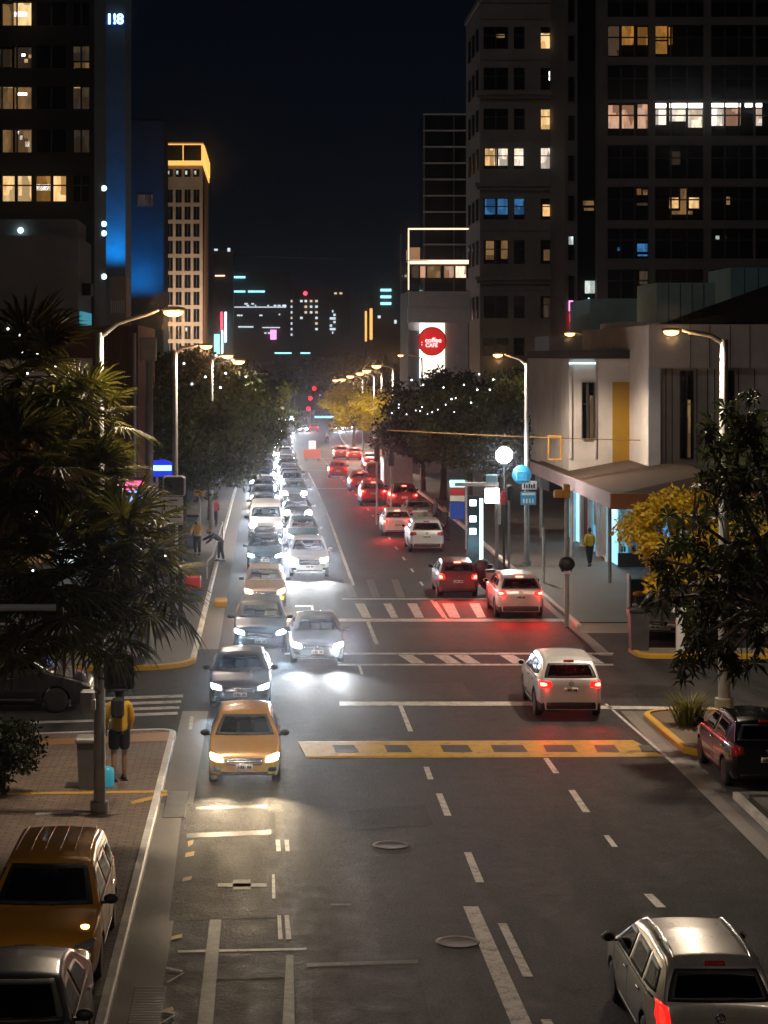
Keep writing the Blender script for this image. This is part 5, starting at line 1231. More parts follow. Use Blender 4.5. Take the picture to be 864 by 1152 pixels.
# pole with amber signal back and black head under the awning corner
p=G(637.5,705); d=p.y; t=thing('traffic_signal','white pole with amber signal back and low black signal head before the awning','traffic signal',p)
zt=U(0,545,d).z; b=MB(); b.tube([(0,0,0),(0,0,zt)],.075,10); b.build('pole',M['galv'],t)
b=MB(); b.rbox((-.13,-.14,U(0,560,d).z),(.10,.14,zt),.03); b.rbox((-.45,-.12,U(0,560,d).z),(-.13,.1,U(0,551,d).z),.03); b.build('amber_box',M['amberpaint'],t)
b=MB(); b.ball((-.02,-.15,U(0,634,d).z),.29,14,0,(1,.6,.9)); b.rbox((-.2,-.12,U(0,643,d).z),(.18,.12,U(0,634,d).z),.03); b.build('signal_box',M['signal'],t)
b=MB(); b.box((-.12,-.2,U(0,645,d).z),(.12,-.08,U(0,641,d).z)); b.build('push_button',M['kerb'],t)
# signs on the lamp with the blue disc
t=thing('road_sign','round blue sign at the top of the lamp post','road sign',(0,0,0)); d=94.8
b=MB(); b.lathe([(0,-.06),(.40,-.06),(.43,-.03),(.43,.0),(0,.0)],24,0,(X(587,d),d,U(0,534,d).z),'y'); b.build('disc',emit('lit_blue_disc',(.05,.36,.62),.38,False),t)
c=(X(587,d),d-.08,U(0,534,d).z); b=MB(); b.tube([(c[0]-.22,c[1],c[2]-.2),(c[0]-.22,c[1],c[2]+.12),(c[0]+.22,c[1],c[2]+.12),(c[0]+.22,c[1],c[2]-.2)],.035,5); b.tube([(c[0]-.3,c[1],c[2]-.25),(c[0]+.3,c[1],c[2]-.25)],.03,5); b.build('pictogram',M['blue_sign'],t)
t=thing('road_sign','cream street sign between the two blue signs on the lamp post','road sign',(0,0,0))
b=MB(); b.rbox((X(587,d),d-.06,U(0,551,d).z),(X(604,d),d-.02,U(0,541,d).z),.02); b.build('plate',M['kerb'],t); b=MB()
for k in range(5): b.box((X(589+k*2.7,d),d-.066,U(0,549,d).z),(X(590.7+k*2.7,d),d-.061,U(0,544+k%2,d).z))
b.build('lettering',M['ink'],t)
t=thing('road_sign','square blue sign lowest on the lamp post','road sign',(0,0,0))
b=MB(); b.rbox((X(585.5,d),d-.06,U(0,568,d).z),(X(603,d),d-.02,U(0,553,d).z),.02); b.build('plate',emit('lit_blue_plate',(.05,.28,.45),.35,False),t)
b=MB(); b.box((X(587,d),d-.066,U(0,557,d).z),(X(601.5,d),d-.061,U(0,554.5,d).z)); 
for k in range(4): b.box((X(588+k*3.4,d),d-.066,U(0,566,d).z),(X(590+k*3.4,d),d-.061,U(0,561,d).z))
b.build('lettering',M['white_sign'],t)
# globe lamp, totem, small posts and bins on the right pavement
p=G(567,640); d=p.y; zt=U(0,512,d).z; t=thing('globe_lamp','glowing white globe lamp on a post by the right pavement','globe lamp',p)
b=MB(); b.tube([(0,0,0),(0,0,zt-.3)],.055,8); b.lathe([(.12,zt-.48),(.16,zt-.38),(.14,zt-.33)],14); b.build('pole',M['darkpole'],t)
b=MB(); b.ball((0,0,zt),.37,20); b.build('globe',emit('white_globe_glow',(1,.98,.94),22,False),t); point(t,(0,-.75,zt),260,(.95,.97,1),.35)
p=G(535,655); d=p.y; t=thing('totem_sign','tall dark totem with glowing cyan squares by the right kerb','totem sign',p)
H=U(0,558,d).z; b=MB(); b.rbox((-.36,-.12,0),(.16,.12,H),.03); b.build('pillar',M['signal'],t); b=MB(); b.box((.165,-.14,.4),(.30,.0,H-.1)); b.build('light_edge',WIN['cyanwhite'],t)
for yy in (562,580,594): b=MB(); b.rbox((-.27,-.16,U(0,yy+7,d).z),(.02,-.122,U(0,yy,d).z),.02); b.build('lit_square',WIN['cyanwhite'],t)
point(t,(-.1,-1.0,1.6),45,(.4,.85,1),.3)
p=G(556,642); d=p.y; t=thing('hanging_sign','glowing white square sign under a pale gantry arm on the right pavement','sign',p)
zt=U(0,545,d).z; b=MB(); b.tube([(.12,.1,0),(.12,.1,zt)],.08,8); b.build('pole',M['galv'],t); b=MB(); b.box((X(512,d)-p.x,.02,zt-.08),(.2,.18,zt+.08)); b.build('arm',M['kerb'],t)
b=MB(); b.rbox((-.42,-.12,U(0,566,d).z),(.22,.0,U(0,549,d).z),.03); b.build('sign_box',emit('white_sign_box',(1,.98,.95),3.5,True),t)
b=MB(); b.rbox((-.36,.0,U(0,543,d).z),(.14,.08,U(0,534,d).z),.02); b.build('top_plate',WALL['teal'],t); b=MB(); b.box((.3,-.02,U(0,568,d).z),(.5,.12,U(0,553,d).z)); b.build('side_flag',M['red_paint'],t)
b=MB(); b.box((.16,-.05,U(0,590,d).z),(.3,.1,U(0,566,d).z)); b.build('side_banner',M['white_sign'],t)
p=G(513,618); d=p.y; t=thing('bus_stop_sign','bus stop board with cyan top, red band and dark blue lower panel','bus stop',p)
b=MB(); b.tube([(.5,0,0),(.5,0,3.4)],.05,8); b.build('pole',M['galv'],t)
for (ya,yb,m) in ((540,548,WIN['cyan']),(548.5,557,M['red_paint']),(557.5,564,M['white_sign']),(565,584,emit('dark_blue_panel',(.005,.04,.22),.7,False))):
    b=MB(); b.rbox((-.3,-.06,U(0,yb,d).z-p.z),(.42,.04,U(0,ya,d).z-p.z),.02); b.build('panel',m,t)
p=G(611.5,659); t=thing('plain_post','slim pale post standing right of the white car with lit brake lamps','post',p); b=MB(); b.tube([(0,0,0),(0,0,2.35)],.06,8); b.lathe([(.06,2.3),(.075,2.36),(.03,2.4)],10); b.build('post_shaft',M['kerb'],t); b=MB(); b.lathe([(.13,0),(.13,.02),(.09,.05)],12); b.build('base_plate',M['galv'],t)
def bin_(label,px,base,w,h,m,lidm):
    p=G(px,base); p.z=.135; t=thing('litter_bin',label,'bin',p); b=MB()
    b.add([(-w*.43,-w*.43,0),(w*.43,-w*.43,0),(w*.43,w*.43,0),(-w*.43,w*.43,0),(-w*.5,-w*.5,h),(w*.5,-w*.5,h),(w*.5,w*.5,h),(-w*.5,w*.5,h)],[(3,2,1,0),(4,5,6,7),(0,1,5,4),(1,2,6,5),(2,3,7,6),(3,0,4,7)]); b.build('bin_body',m,t)
    b=MB(); b.rbox((-w*.57,-w*.57,h+.003),(w*.57,w*.57,h+.11),.03); b.build('lid',lidm,t); return t
GREYBIN=mat('grey_bin_plastic',(.05,.05,.055),.5,0,.2,3)
bin_('tall grey bin with dark lid on the yellow kerbed island',718.5,735,.62,1.18,GREYBIN,M['signal']); bin_('grey litter bin behind the near left lamp pole',101,893,.52,1.0,mat('pale_grey_bin',(.11,.11,.115),.5,0,.2,3),M['galv'])
p=G(721,697); p.z=.135; d=p.y; t=thing('utility_cabinet','dark blue-green utility cabinet before the corner shop','cabinet',p); b=MB(); b.rbox((-.38,-.3,0),(.42,.3,U(0,651,d).z-.135),.04); b.build('cabinet_body',mat('dark_teal_paint',(.02,.05,.065),.45,.1,.2,2),t)
b=MB(); b.box((-.002,-.304,.1),(.012,-.298,1.3)); b.box((.3,-.32,.7),(.34,-.30,.85)); b.build('door',M['signal'],t)
b=MB(); b.rbox((-.48,-.3,.0),(-.40,.2,1.5),.02); b.build('side_panel',M['galv'],t)
p=G(716,712); d=p.y; t=thing('push_button_post','short dark post with an amber signal lamp behind the tall bin','post',p); b=MB(); b.tube([(0,0,0),(0,0,U(0,671,d).z)],.05,8); b.build('post_shaft',M['darkpole'],t); b=MB(); b.ball((.08,0,U(0,668,d).z),.17,12,0,(1.25,.7,.6)); b.build('amber_cap',M['amberpaint'],t)
p=G(765,741); p.z=.13; t=thing('white_bollard','white square bollard at the end of the yellow kerbed island','bollard',p); b=MB(); b.rbox((-.12,-.1,0),(.14,.1,1.15),.03); b.rbox((-.28,-.1,1.32),(.22,.1,1.46),.03); b.tube([(0,0,1.1),(0,0,1.35)],.03,6); b.build('bollard_body',M['white_sign'],t)
p=G(549,668); t=thing('rubbish_bag','heap of black rubbish bags beside a small grey bin on the right pavement','rubbish bag',(p.x,p.y,.13)); b=MB(); b.ball((.1,0,.45),.5,12,0,(1,.8,.95)); b.ball((.45,.1,.3),.35,12,0,(1.1,.9,.9)); b.ball((-.2,.2,.8),.4,12,0,(1,.8,1.1)); b.build('bag_body',M['signal'],t); b=MB(); b.tube([(.05,-.1,.85),(.08,-.1,1.05)],[.08,.12],8); b.build('knot',M['signal'],t)
bin_('small pale bin standing in front of the black rubbish bags',552,672,.36,.85,M['galv'],M['darkpole'])
# overhead span wires and the hanging yellow frame
t=thing('span_wire','yellowish overhead wire crossing in front of the right trees','wire',(0,0,0)); b=MB(); pts=[U(455-20+ (864-435)*k/12, 484+ (497-484)*k/12+3*math.sin(PI*k/12), 98+k*.0) for k in range(13)]; b.tube(pts,.022,5); b.build('cable',mat('wire_ochre',(.3,.17,.05),.7),t)
t=thing('wire_box','yellow square frame hanging over the awning on the wire','frame',(0,0,0)); d=98.0; b=MB()
for (a,c) in (((617,491),(617,516)),((631,491),(631,516)),((616,517),(632,517)),((616,490.6),(632,491))): b.tube([U(*a,d),U(*c,d)],.04,6)
b.build('bar',M['amberpaint'],t)
t=thing('span_wire','thin dark wire strung high between the far buildings','wire',(0,0,0)); b=MB(); b.tube([U(262+k*22,286.5+.7*k+1.2*math.sin(PI*k/10),180) for k in range(11)],.03,4); b.build('cable',M['darkpole'],t)
# left pavement: signs, screen, shop sign
p=G(190,708); d=p.y; t=thing('sign_stack','dark framed square board above a pale notice board on the left pavement','sign',(p.x,p.y,.13))
def rel(px,py): q=U(px,py,d); return q.x-p.x,q.z-.13
a=rel(183,558); c=rel(209,535); b=MB(); b.rbox((a[0],-.15,a[1]),(c[0],.1,c[1]),.08); b.build('screen_frame',M['kerb'],t)
a=rel(185,556.5); c=rel(207,536.5); b=MB(); b.rbox((a[0],-.17,a[1]),(c[0],-.151,c[1]),.05); b.build('screen',mat('brown_screen',(.03,.018,.014),.3,0,.2,4),t)
a=rel(176,590); c=rel(206,559); b=MB(); b.box((a[0],-.1,a[1]),(c[0],.0,c[1])); b.build('notice_board',M['white_sign'],t)
b=MB()
for (x0,y0,x1,y1) in ((184,562,186,574),(190,562,200,563.5),(184,568.5,200,569.6),(186,575,203,576.2),(182,569,183,580),(198,569,199,575),(190,581,204,582.2)):
    a=rel(x0,y1); c=rel(x1,y0); b.box((a[0],-.106,a[1]),(c[0],-.101,c[1]))
b.build('lettering',M['ink'],t)
b=MB(); 
for px in (194.5,203): q=rel(px,690); b.box((q[0]-.08,-.02,0),(q[0]+.08,.12,rel(px,590)[1]))
b.build('leg',M['signal'],t)
t=thing('shop_sign','glowing blue shop sign with white lettering behind the left pavement','shop sign',(0,0,0)); d=89.0
b=MB(); b.plate([(X(168,d),U(0,536,d).z),(X(196,d),U(0,536,d).z),(X(194,d),U(0,521,d).z),(X(184,d),U(0,517,d).z),(X(168,d),U(0,519,d).z)],d,d+.3); b.build('sign_box',emit('deep_blue_sign',(.015,.04,.8),.8,True),t)
b=MB(); b.tube([(X(176,d),d+.2,.1),(X(176,d),d+.2,U(0,535,d).z)],.07,8); b.build('post',M['galv'],t)
b=MB(); b.box((X(171,d),d-.03,U(0,529.5,d).z),(X(193,d),d-.003,U(0,523.5,d).z)); b.build('lettering_panel',emit('pale_blue_panel',(.35,.65,1),2.2,False),t)
t=thing('shop_sign','glowing pink and blue neon sign behind the palms','shop sign',(0,0,0)); d=88.0
b=MB(); b.box((X(139,d),d,U(0,572,d).z),(X(168,d),d+.3,U(0,537,d).z)); b.build('sign_box',M['signal'],t)
b=MB(); b.rbox((X(141,d),d-.1,U(0,551,d).z),(X(163,d),d-.003,U(0,541,d).z),.1); b.build('pink_tube',emit('pink_red_neon',(1,.08,.25),2.6,False),t); b=MB(); b.rbox((X(143,d),d-.1,U(0,566,d).z),(X(160,d),d-.003,U(0,552,d).z),.1); b.build('blue_tube',emit('blue_neon',(.15,.35,1),1.8,False),t)
b=MB(); b.tube([(X(152,d),d+.15,.1),(X(152,d),d+.15,U(0,571,d).z)],.06,8); b.build('post',M['galv'],t)
t=thing('small_shop','shop front with warm and cyan lit windows behind the left pavement','shop front',(0,0,0)); d=91.6
b=MB(); b.box((-11,d,.1),(-6.2,d+.3,3.3)); b.build('wall',WALL['grey'],t)
for (a,e,k) in ((-10.6,-9.2,'warmdim'),(-9.0,-7.8,'cool'),(-7.6,-6.5,'blue')): 
    b=MB(); b.box((a,d-.06,.6),(e,d-.003,2.8)); b.build('window',WIN[k],t)
t=thing('litter_bin','dark blue-grey bin with cyan lit edge behind the notice board','bin',(G(214,618).x,G(214,618).y,.13)); b=MB(); b.rbox((-.35,-.3,0),(.4,.3,1.45),.05); b.build('bin_body',mat('blue_grey_bin',(.08,.12,.15),.5,0,.2,3),t); b=MB(); b.rbox((-.4,-.35,1.46),(.45,.35,1.6),.05); b.build('lid',M['signal'],t)
p=G(236,655); 
t=thing('low_barrier','pale curved rail at the left kerb by the leaning person','rail',(0,0,.13)); q0=G(233,655); q1=G(250,610)
b=MB(); b.tube([(q1.x,q1.y,0),(q1.x,q1.y,.9),(q1.x+.05,q1.y-2,.95),(q0.x+.2,q0.y+1,.9),(q0.x,q0.y,.75),(q0.x,q0.y,0)],.04,8); b.build('rail_tube',M['galv'],t)
t=thing('kerb_marker','yellow kerb block at the left kerb beside the tan car','kerb block',(G(247,682).x,G(247,682).y,0)); b=MB(); b.rbox((-.2,-.5,0),(.28,.5,.28),.05); b.build('block',M['ykerb'],t)
t=thing('stall_crate','small stack of red and blue crates behind the palm fronds','crate',(G(217,680).x,G(217,680).y,.135)); b=MB(); b.rbox((-.3,-.3,0),(.35,.3,.45),.03); b.build('blue_crate',CL['blue'],t); b=MB(); b.rbox((-.28,-.28,.46),(.3,.28,.95),.03); b.build('red_crate',M['red_paint'],t)
# far lights across the junction
d=432.0; t=thing('light_gantry','long pale cyan light bar across the far junction','light bar',(0,0,0)); b=MB(); b.box((X(354,d),d,U(0,470.3,d).z),(X(402,d),d+.5,U(0,468,d).z)); b.build('light_bar',emit('far_cyan_bar',(.3,.7,1),1.6,False),t); b=MB()
for px in (356,380,400): b.tube([(X(px,d),d+.25,gz(d)),(X(px,d),d+.25,U(0,470.3,d).z)],.12,6)
b.build('post',M['darkpole'],t)
t=thing('bus_shelter','bright cyan-white canopy left of the far junction','shelter',(0,0,0)); b=MB(); b.box((X(313,d),d,U(0,473,d).z),(X(331,d),d+3,U(0,468.5,d).z)); b.build('canopy',emit('far_white_canopy',(.7,.95,1),3,False),t); b=MB()
for px in (315,329): b.tube([(X(px,d),d+1,gz(d)),(X(px,d),d+1,U(0,473,d).z)],.12,6)
b.build('post',M['darkpole'],t)
p=G(351,519); t=thing('works_barrier','orange and white road works barrier at the middle of the far road','barrier',p); b=MB(); b.rbox((-.9,-.1,.3),(.9,.1,1.3),.04); b.build('board',emit('glow_orange_board',(1,.2,.08),.06,False),t); b=MB(); b.rbox((-.35,-.12,1.31),(.4,.05,2.2),.05); b.build('upper_board',emit('glow_white_board',(1,.7,.65),.8,False),t); b=MB(); b.box((-.7,-.3,0),(-.6,.3,.3)); b.box((.6,-.3,0),(.7,.3,.3)); b.build('foot',M['signal'],t)  # barrier boards glow on their own to look lit
# ---------------------------------------------------------------- vehicles
WARMH=(1,.76,.48); LEDH=(.92,.96,1.0); COOLH=(.62,.82,1.0); GOLDH=(1,.60,.22)
DN,UP=R(-90),R(90)
Lh=lambda k: PROTO[k]['shape'].L*.96/2
def oncoming(px,py,kind,*a,**k):
    p=G(px,py); return car(k.pop('name'),k.pop('label'),k.pop('cat','car'),kind,a[0],p.x,p.y+Lh(kind)-.15,DN,**k)
def away(px,py,kind,*a,**k):
    p=G(px,py); return car(k.pop('name'),k.pop('label'),k.pop('cat','car'),kind,a[0],p.x,p.y+Lh(kind)-.25,UP,**k)
ON='cars queueing towards the viewer'; AW='cars driving away up the street'
BM=9000
oncoming(275,884,'hatch',pm('ochre',(.42,.21,.025)),name='hatchback',label='ochre yellow hatchback with warm headlights leading the kerbside queue',head=(WARMH,40),beam=10000,group=ON)
oncoming(270,799,'sedan',pm('taupe',(.10,.085,.07)),name='sedan',label='taupe sedan with cool dim headlights directly behind the yellow hatchback',head=(COOLH,10),beam=3500,group=ON)
oncoming(293,738,'suv',pm('charcoal',(.025,.022,.022)),name='dark_suv',label='charcoal four-wheel drive in the kerbside queue behind the taupe sedan',head=(COOLH,26),beam=6000,group=ON)
oncoming(298,684,'hatch',pm('tan',(.22,.13,.06)),name='hatchback',label='tan hatchback with golden headlights and an amber lamp low on its bumper',head=(GOLDH,32),beam=8000,group=ON,fog=emit('amber_fog_glow',(1,.45,.03),5,False))
t=oncoming(298,641,'hatch',pm('dark_blue',(.02,.035,.05)),name='hatchback',label='dark blue hatchback with a box on its roof in the kerbside queue',head=(COOLH,30),beam=8000,group=ON,rails=True)
b=MB(); b.rbox((-.9,-.5,1.55),(.2,.5,1.78),.08); b.build('roof_box',M['signal'],t)
oncoming(357,749,'sedan',pm('mid_grey',(.06,.056,.054)),name='sedan',label='grey sedan with brilliant white headlights alone in the inner lane at the crossing',head=(LEDH,60),beam=15000,group=ON)
oncoming(348,650,'suv',pm('white',(.62,.61,.6)),name='white_suv',label='white four-wheel drive with dazzling headlights first behind the grey sedan',head=(LEDH,70),beam=15000,group=ON)
t=oncoming(341,618,'hatch',pm('teal',(.02,.10,.13)),name='hatchback',label='teal hatchback just behind the dazzling white four-wheel drive',head=(LEDH,30),beam=6000,group=ON)
oncoming(299,608,'van',pm('white',(.62,.61,.6)),name='van',label='white van washed by headlights in the kerbside queue behind the dark blue hatchback',cat='van',head=(LEDH,30),beam=9000,group=ON,lod=1)
oncoming(297,584,'sedan',pm('charcoal',(.025,.022,.022)),name='sedan',label='dark sedan with round white headlights behind the white van',head=(LEDH,45),beam=9000,group=ON,lod=1)
oncoming(335,590,'sedan',pm('black',(.012,.012,.013)),name='sedan',label='black sedan with white headlights behind the teal hatchback',head=(LEDH,50),beam=9000,group=ON,lod=1)
oncoming(331,569,'suv',pm('grey',(.14,.13,.125)),name='grey_suv',label='grey four-wheel drive with white headlights, third behind the dazzling white one',head=(LEDH,50),beam=9000,group=ON,lod=1)
rd=random.Random(3); kinds=['hatch','sedan','suv','hatch','suv','sedan']; nice={'hatch':'hatchback','sedan':'sedan','suv':'sport_utility_car'}
cols_=['charcoal','grey','black','white','dark_blue','taupe']
PC={'charcoal':(.025,.022,.022),'grey':(.14,.13,.125),'black':(.012,.012,.013),'white':(.62,.61,.6),'dark_blue':(.02,.035,.05),'taupe':(.10,.085,.07)}
ordn=['first','second','third','fourth','fifth','sixth','seventh','eighth','ninth','tenth','eleventh','twelfth','thirteenth','fourteenth','fifteenth','sixteenth','seventeenth','eighteenth','nineteenth','twentieth','twenty-first','twenty-second','twenty-third','twenty-fourth','twenty-fifth','twenty-sixth','twenty-seventh','twenty-eighth','twenty-ninth','thirtieth','thirty-first','thirty-second','thirty-third','thirty-fourth','thirty-fifth','thirty-sixth','thirty-seventh','thirty-eighth','thirty-ninth','fortieth']
for lane,x0,y0,after in (('kerbside',-.25,134,'dark sedan behind the white van'),('inner',1.85,149,'grey four-wheel drive with white headlights')):
    y=y0; n=0
    while y<395:
        kd=rd.choice(kinds); cn=rd.choice(cols_); st=rd.choice((30,45,60,80))
        hd=(LEDH if rd.random()<.72 else WARMH if rd.random()<.6 else COOLH)
        car(nice[kd],f"distant {cn.replace('_',' ')} car, {ordn[n]} behind the {after}",'car',kd,pm(cn,PC[cn]),x0+cx(y)+rd.uniform(-.18,.18),y+2.2,DN,head=(hd,st),beam=15000 if n<7 else 17000,group=ON,lod=1 if y<190 else 0)
        y+=rd.uniform(6.0,8.2); n+=1
# away
away(806,1212,'wagon',pm('silver',(.50,.48,.45),.6,.3),name='station_wagon',label='silver station wagon with roof rails nearest at the lower right',tail='on',group=AW,rails=True,brake=False)
away(641,809,'suv',pm('white',(.62,.61,.6)),name='white_suv',label='white four-wheel drive braking between the speed hump and the crossing',tail='brake',group=AW,tailbeam=9,brake=False)
away(585,696,'suv',pm('white',(.62,.61,.6)),name='white_suv',label='white car with dark lower body braking beside the right kerb past the crossing',tail='brake',group=AW,tailbeam=30)
away(515,672,'hatch',pm('dark_red',(.10,.012,.014)),name='hatchback',label='dark red hatchback with three lit brake lamps past the crossing',tail='brake',group=AW,tailbeam=34)
away(480,622,'suv',pm('white',(.62,.61,.6)),name='white_suv',label='white four-wheel drive with unlit tail lamps beside the right kerb',tail='off',group=AW)
away(447,604,'hatch',pm('white',(.62,.61,.6)),name='hatchback',label='white hatchback with red tail lamps ahead of the unlit white car',tail='brake',group=AW,lod=1,tailbeam=26)
away(472,592,'sedan',pm('silver',(.50,.48,.45),.6,.3),name='sedan',label='silver sedan parked at the right kerb before the unlit white car',tail='off',group=AW,lod=1)
away(455,574,'suv',pm('dark_red',(.10,.012,.014)),name='dark_suv',label='dark red car with one bright lamp parked below the white truck',tail='brake',group=AW,lod=1,tailbeam=24,skip=('badge',))
away(420,569,'suv',pm('bright_red',(.30,.015,.015)),name='red_suv',label='red four-wheel drive braking in the lane left of the white truck',tail='brake',group=AW,lod=1,tailbeam=30)
away(405,553,'hatch',pm('bright_red',(.30,.015,.015)),name='hatchback',label='red hatchback half hidden by the braking red four-wheel drive',tail='brake',group=AW,lod=1,tailbeam=26)
away(423,549,'van',pm('red_van',(.22,.014,.014)),name='van',label='tall red van ahead of the braking red four-wheel drive',cat='van',tail='on',group=AW,lod=1,tailbeam=18)
away(380.5,538.5,'hatch',pm('bright_red',(.30,.015,.015)),name='hatchback',label='small red hatchback alone in the middle lane further up the road',tail='on',group=AW,lod=1,tailbeam=22)
away(384,517,'suv',pm('red_van',(.22,.014,.014)),name='red_suv',label='red four-wheel drive, left of the far red pair',tail='brake',group=AW,lod=1,tailbeam=24)
away(399,518,'hatch',pm('bright_red',(.30,.015,.015)),name='hatchback',label='red hatchback, right of the far red pair',tail='brake',group=AW,lod=1,tailbeam=24)
away(418,526,'sedan',pm('red_van',(.22,.014,.014)),name='sedan',label='red car at the right kerb beneath the yellow trees',tail='on',group=AW,lod=1,tailbeam=18)
p=G(448,566); t=thing('box_truck','small white box truck parked at the right kerb behind red cars','truck',(p.x,p.y+2.6,gz(p.y)),UP)
b=MB(); b.rbox((-2.6,-.95,.75),(1.2,.95,2.95),.05); b.build('cargo_box',M['white_sign'],t); b=MB(); b.add([(1.25,-.9,.5),(1.25,.9,.5),(1.25,.9,2.2),(1.25,-.9,2.2),(2.7,-.88,.5),(2.7,.88,.5),(2.7,.88,1.2),(2.7,-.88,1.2),(2.1,-.8,2.15),(2.1,.8,2.15)],[(0,1,2,3),(4,7,6,5),(7,8,9,6),(8,3,2,9),(0,4,5,1),(0,3,8,7,4),(1,5,6,9,2)]); b.build('cab',pm('white',(.62,.61,.6)),t)
b=MB(); b.box((-2.65,-.9,.45),(1.2,.9,.74)); b.build('chassis',M['signal'],t)
for sg in (1,-1): 
    b=MB(); b.box((-2.68,min(sg*.6,sg*.85),.5),(-2.651,max(sg*.6,sg*.85),.68)); b.build('tail_light',TL_OFF,t)
for wx in (-1.6,1.7):
    for sg in (1,-1): w=link_mesh('wheel',PROTO['suv']['tyre'],t,(wx,sg*.8,.35)); 
# junction traffic far away
for i,(px,kd,cn,side,lab) in enumerate(((341,'sedan','white','h','pale car with white lamps left of centre at the far junction'),(353,'suv','bright_red','t','wide red tail-lit car in the middle of the far junction'),(381,'sedan','grey','h','grey car with white lamps right of centre at the far junction'),(392.5,'suv','white','h','white car with a warm lamp under the yellow trees at the far junction'),(282,'hatch','bright_red','t','red tail-lit car at the left end of the far junction'))):
    y=404+i*1.5; car(nice[kd],lab,'car',kd,pm(cn,PC.get(cn,(.3,.015,.015))),X(px,y),y,DN if side=='h' else UP,head=(LEDH,60) if side=='h' else None,beam=12000,tailbeam=26 if side=='t' else 0,tail='brake' if side=='t' else 'off',lod=0,group='cars at the far junction')
# parked and crossing cars
p=U(40,1020,35.0); t=car('taxi','orange taxi van parked on the left pavement behind the dark car','car','wagon',pm('orange',(.62,.27,.02),.15),-3.36,33.5,DN,None,'off',group='cars parked on the left pavement',rails=False,z=.135,sc=1.0)
b=MB()
for k,yy in enumerate((-.58,-.34,-.12,.12,.34,.58)): b.tube([(-1.7,yy*.95,1.60),(-.9,yy,1.632-.05*abs(yy)),(.0,yy,1.625-.05*abs(yy))],.012,5)
b.build('roof_rib',pm('orange',(.62,.27,.02),.15),t)
b=MB(); b.ball((1.83,.66,.86),.10,10,0,(1.2,1,.6)); b.build('indicator',emit('amber_indicator',(1,.5,.12),12,False),t)
t=car('parked_car','dark grey car parked in front of the orange taxi at the lower left','car','sedan',pm('black_grey',(.03,.03,.032)),-3.26,27.9,DN,None,'off',group='cars parked on the left pavement',z=.135,sc=1.0)
p=G(840,892); car('parked_suv','black car with red tail lamp parked in the right bay by the yellow kerb','car','hatch',pm('black_blue',(.004,.005,.008),.0,.2),10.95,p.y+2.1,UP,None,'off',sc=1.03,z=.003)
p=G(25,797); car('crossing_wagon','black wagon crossing the left side street side-on','car','wagon',pm('black_wagon',(.016,.016,.018)),X(8,57.6),57.6,0,None,'off',sc=1.02)
b=MB()
car('parked_sedan','silver car with white bonnet waiting in the right driveway behind the white bollard','car','sedan',pm('silver',(.50,.48,.45),.6,.3),13.75,73.2,R(-112),None,'off')

# ---------------------------------------------------------------- people
p=G(136,911); person('person in a yellow and black jacket and dark shorts waiting at the near left corner',X(136,47.5),47.0,.135,R(14),2.12,'yellow','navy',True,True,'navy',0,(.15,.2),.05,False,True,longhair=True)
pz=bpy.data.objects[[o.name for o in bpy.data.objects if o.name.startswith('person')][0]]
bag=MB(); bag.rbox((-.17,-.30,1.16),(.06,-.13,1.52),.05); tb=bag.build('backpack',CL['black'],None,(X(136,47.5)-.02,47.0,.135)); tb.scale=(1.23,1.23,1.23); tb.rotation_euler=(0,0,R(14)); tag(tb,'black shoulder bag worn by the person in the yellow jacket','bag')
b=MB(); b.lathe([(.12,0),(.15,.02),(.15,.34),(.12,.40),(.08,.42)],16); q=b.build('water_bottle',emit('glowing_cyan_bottle',(.05,.45,.6),.35,False),None,(X(122,46.7),46.4,.135)); tag(q,'cyan bottle-shaped bag on the pavement at the foot of the pole','bag')  # bottle glows by itself to look lit
p=G(163,741); person('person in a white top and black shorts walking away behind the palm fronds',p.x,p.y,.135,R(-5),1.72,'white','black',True,False,None,0,(.2,-.1),.12,True)
p=G(222,628); person('person in a yellow coat sitting on the left pavement by the notice board',p.x,p.y,.135,R(165),1.75,'yellow','navy',False,True,None,.05,(.5,.6),0,False)
p=G(252,635); person('person in dark clothes leaning forward at the left kerb',p.x-.15,p.y,.135,R(100),1.75,'black','navy',False,True,'tan',.9,(.9,.6),.1,False)
p=G(663.5,640); person('person in a pale and yellow top walking under the awning',p.x,p.y,.135,R(10),1.7,'yellow','black',False,True,None,0,(.2,-.2),.2,False)
p=G(501,610); person('person in dark clothes standing by the bus stop board',p.x,p.y,.1,R(120),1.75,'black','navy',False)
p=G(490,598); person('person in a grey coat waiting left of the bus stop board',p.x,p.y,.1,R(100),1.72,'grey','black',False)
p=G(368,498); person('person in dark and white clothes crossing the far road',p.x,p.y,gz(p.y),R(-60),1.85,'white','black',False,True,None,0,(.5,-.4),.3)
p=G(241,596); person('person in a dark red top walking on the left pavement further up',p.x,p.y,.1,R(0),1.72,'red','navy',False,True,None,0,(.3,-.2),.2)

